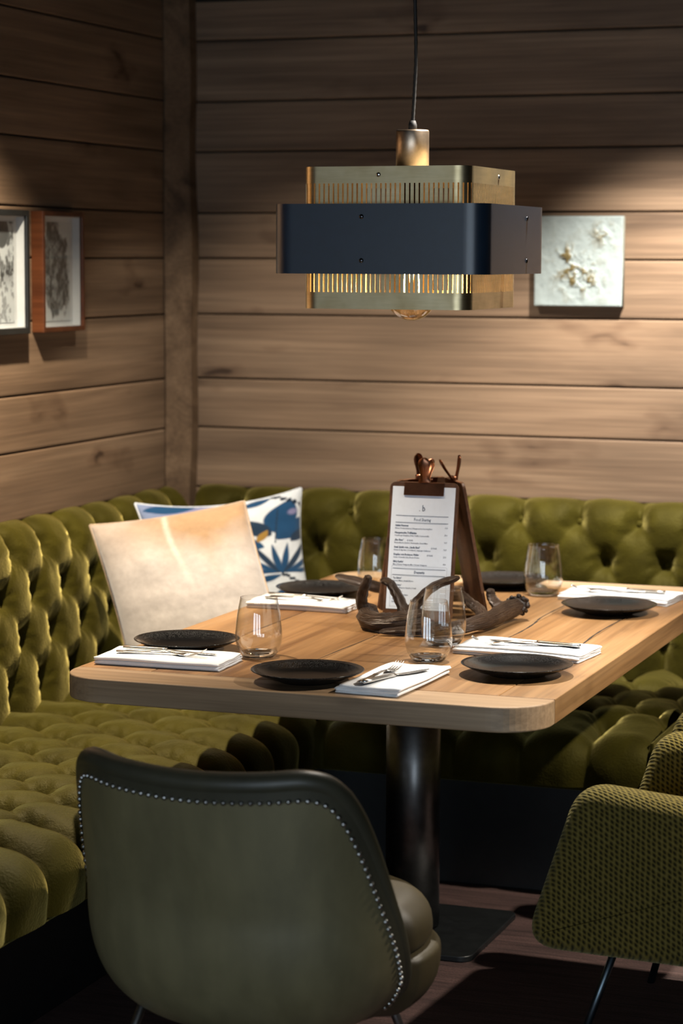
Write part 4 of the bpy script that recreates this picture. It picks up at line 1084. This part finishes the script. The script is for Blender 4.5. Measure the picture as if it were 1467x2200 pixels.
# seat: two soft tiers
def puck(z0, z1, sc, r, rtop, name, mat):
    V = []; n = 64; prof = []
    for a in np.linspace(0, pi/2, 9): prof.append((sc-(r/RA)*0.8*(1-math.sin(a)), z0+r*(1-math.cos(a))))
    for a in np.linspace(0, pi/2, 7): prof.append((sc-(rtop/RA)*(1-math.cos(a)), z1-rtop+rtop*math.sin(a)))
    prof = [(0.02, z0)]+prof+[(sc*0.5, z1+0.008), (0.02, z1+0.010)]
    for i in range(n):
        x, y = plan(360*i/n)
        for s_, z in prof: V.append((x*s_*(1 if y > -0.05 else 0.9), y*s_*(1 if y > 0 else 0.86)+0.072, z))
    m = len(prof); F = [(i*m+k, ((i+1) % n)*m+k, ((i+1) % n)*m+k+1, i*m+k+1) for i in range(n) for k in range(m-1)]
    F.append(tuple(i*m for i in range(n-1, -1, -1))); F.append(tuple(i*m+m-1 for i in range(n)))
    return mesh_obj(name, V, F, mat, lc)
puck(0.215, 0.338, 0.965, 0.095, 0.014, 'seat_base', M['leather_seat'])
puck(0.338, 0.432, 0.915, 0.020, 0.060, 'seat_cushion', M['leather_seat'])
for sx in (-1, 1):
    for sy in (-1, 1):
        Vt, Ft, _ = tube([(sx*0.165, sy*0.145+0.02, 0.275), (sx*0.20, sy*0.19+0.02, 0.14), (sx*0.235, sy*0.235+0.01, 0.0)], 0.009, 12); mesh_obj('leg', Vt, Ft, M['column_steel'], lc)

# ------------------------------------------------------------------ woven armchairs
def soft(name, bm, mat, parent, bev, seg=5):
    o = bm_obj(name, bm, mat, parent, True)
    b_ = o.modifiers.new('bev', 'BEVEL'); b_.width = bev; b_.segments = seg; b_.limit_method = 'ANGLE'; b_.angle_limit = math.radians(40); b_.use_clamp_overlap = False
    w_ = o.modifiers.new('wn', 'WEIGHTED_NORMAL'); w_.keep_sharp = False
    return o
def prism(P, y0, y1):
    bm = bmesh.new(); a = [bm.verts.new((x, y0, z)) for x, z in P]; b = [bm.verts.new((x, y1, z)) for x, z in P]; n = len(P)
    bm.faces.new(a); bm.faces.new(b[::-1])
    for i in range(n): bm.faces.new((a[i], b[i], b[(i+1) % n], a[(i+1) % n]))
    return bm
def round_poly(P, R):
    out = []; n = len(P)
    for i in range(n):
        p = np.array(P[i]); a = np.array(P[i-1])-p; b = np.array(P[(i+1) % n])-p; la, lb = np.linalg.norm(a), np.linalg.norm(b); a /= la; b /= lb
        d = min(R[i], la*0.48, lb*0.48); q0, q1 = p+a*d, p+b*d
        for k in range(9): t_ = k/8; out.append(tuple((1-t_)**2*q0+2*t_*(1-t_)*p+t_*t_*q1))
    return out
def make_armchair():
    r = empty('woven_armchair', (-0.835, 4.835, 0), math.radians(-3.5))
    arm = round_poly([(-0.405, 0.236), (0.29, 0.228), (0.335, 0.540), (-0.290, 0.586)], [0.08, 0.06, 0.06, 0.062])
    soft('armrest', prism(arm, -0.345, -0.245), M['weave'], r, 0.040)
    soft('armrest', prism(arm, 0.245, 0.345), M['weave'], r, 0.040)
    soft('seat', box_bm(-0.37, 0.28, -0.255, 0.255, 0.255, 0.36), M['weave'], r, 0.03)
    soft('seat_cushion', box_bm(-0.365, 0.22, -0.245, 0.245, 0.35, 0.455), M['weave'], r, 0.04)
    soft('backrest', prism([(0.20, 0.30), (0.34, 0.26), (0.43, 0.82), (0.31, 0.84)], -0.335, 0.335), M['weave'], r, 0.04)
    for sx in (-1, 1):
        for sy in (-1, 1):
            Vt, Ft, _ = tube([(sx*0.22, sy*0.23, 0.262), (sx*0.26, sy*0.255, 0.13), (sx*0.30, sy*0.28, 0.0)], 0.0085, 12); mesh_obj('leg', Vt, Ft, M['blue_steel'], r)
    for sx in (-1, 1):
        box('leg_rail', sx*0.225-0.008, sx*0.225+0.008, -0.235, 0.235, 0.236, 0.252, M['blue_steel'], r, 0.002)
    return r
a1 = make_armchair(); tag(a1, 'olive waffle weave armchair nearest the viewer on the right of the table', 'chair', 'woven armchairs on the right of the table')
a2 = copy_tree(a1); a2.location = (-0.825, 5.765, 0); a2.rotation_euler = (0, 0, math.radians(-2))
tag(a2, 'olive waffle weave armchair farther back, only its arm showing behind the other armchair', 'chair', 'woven armchairs on the right of the table')
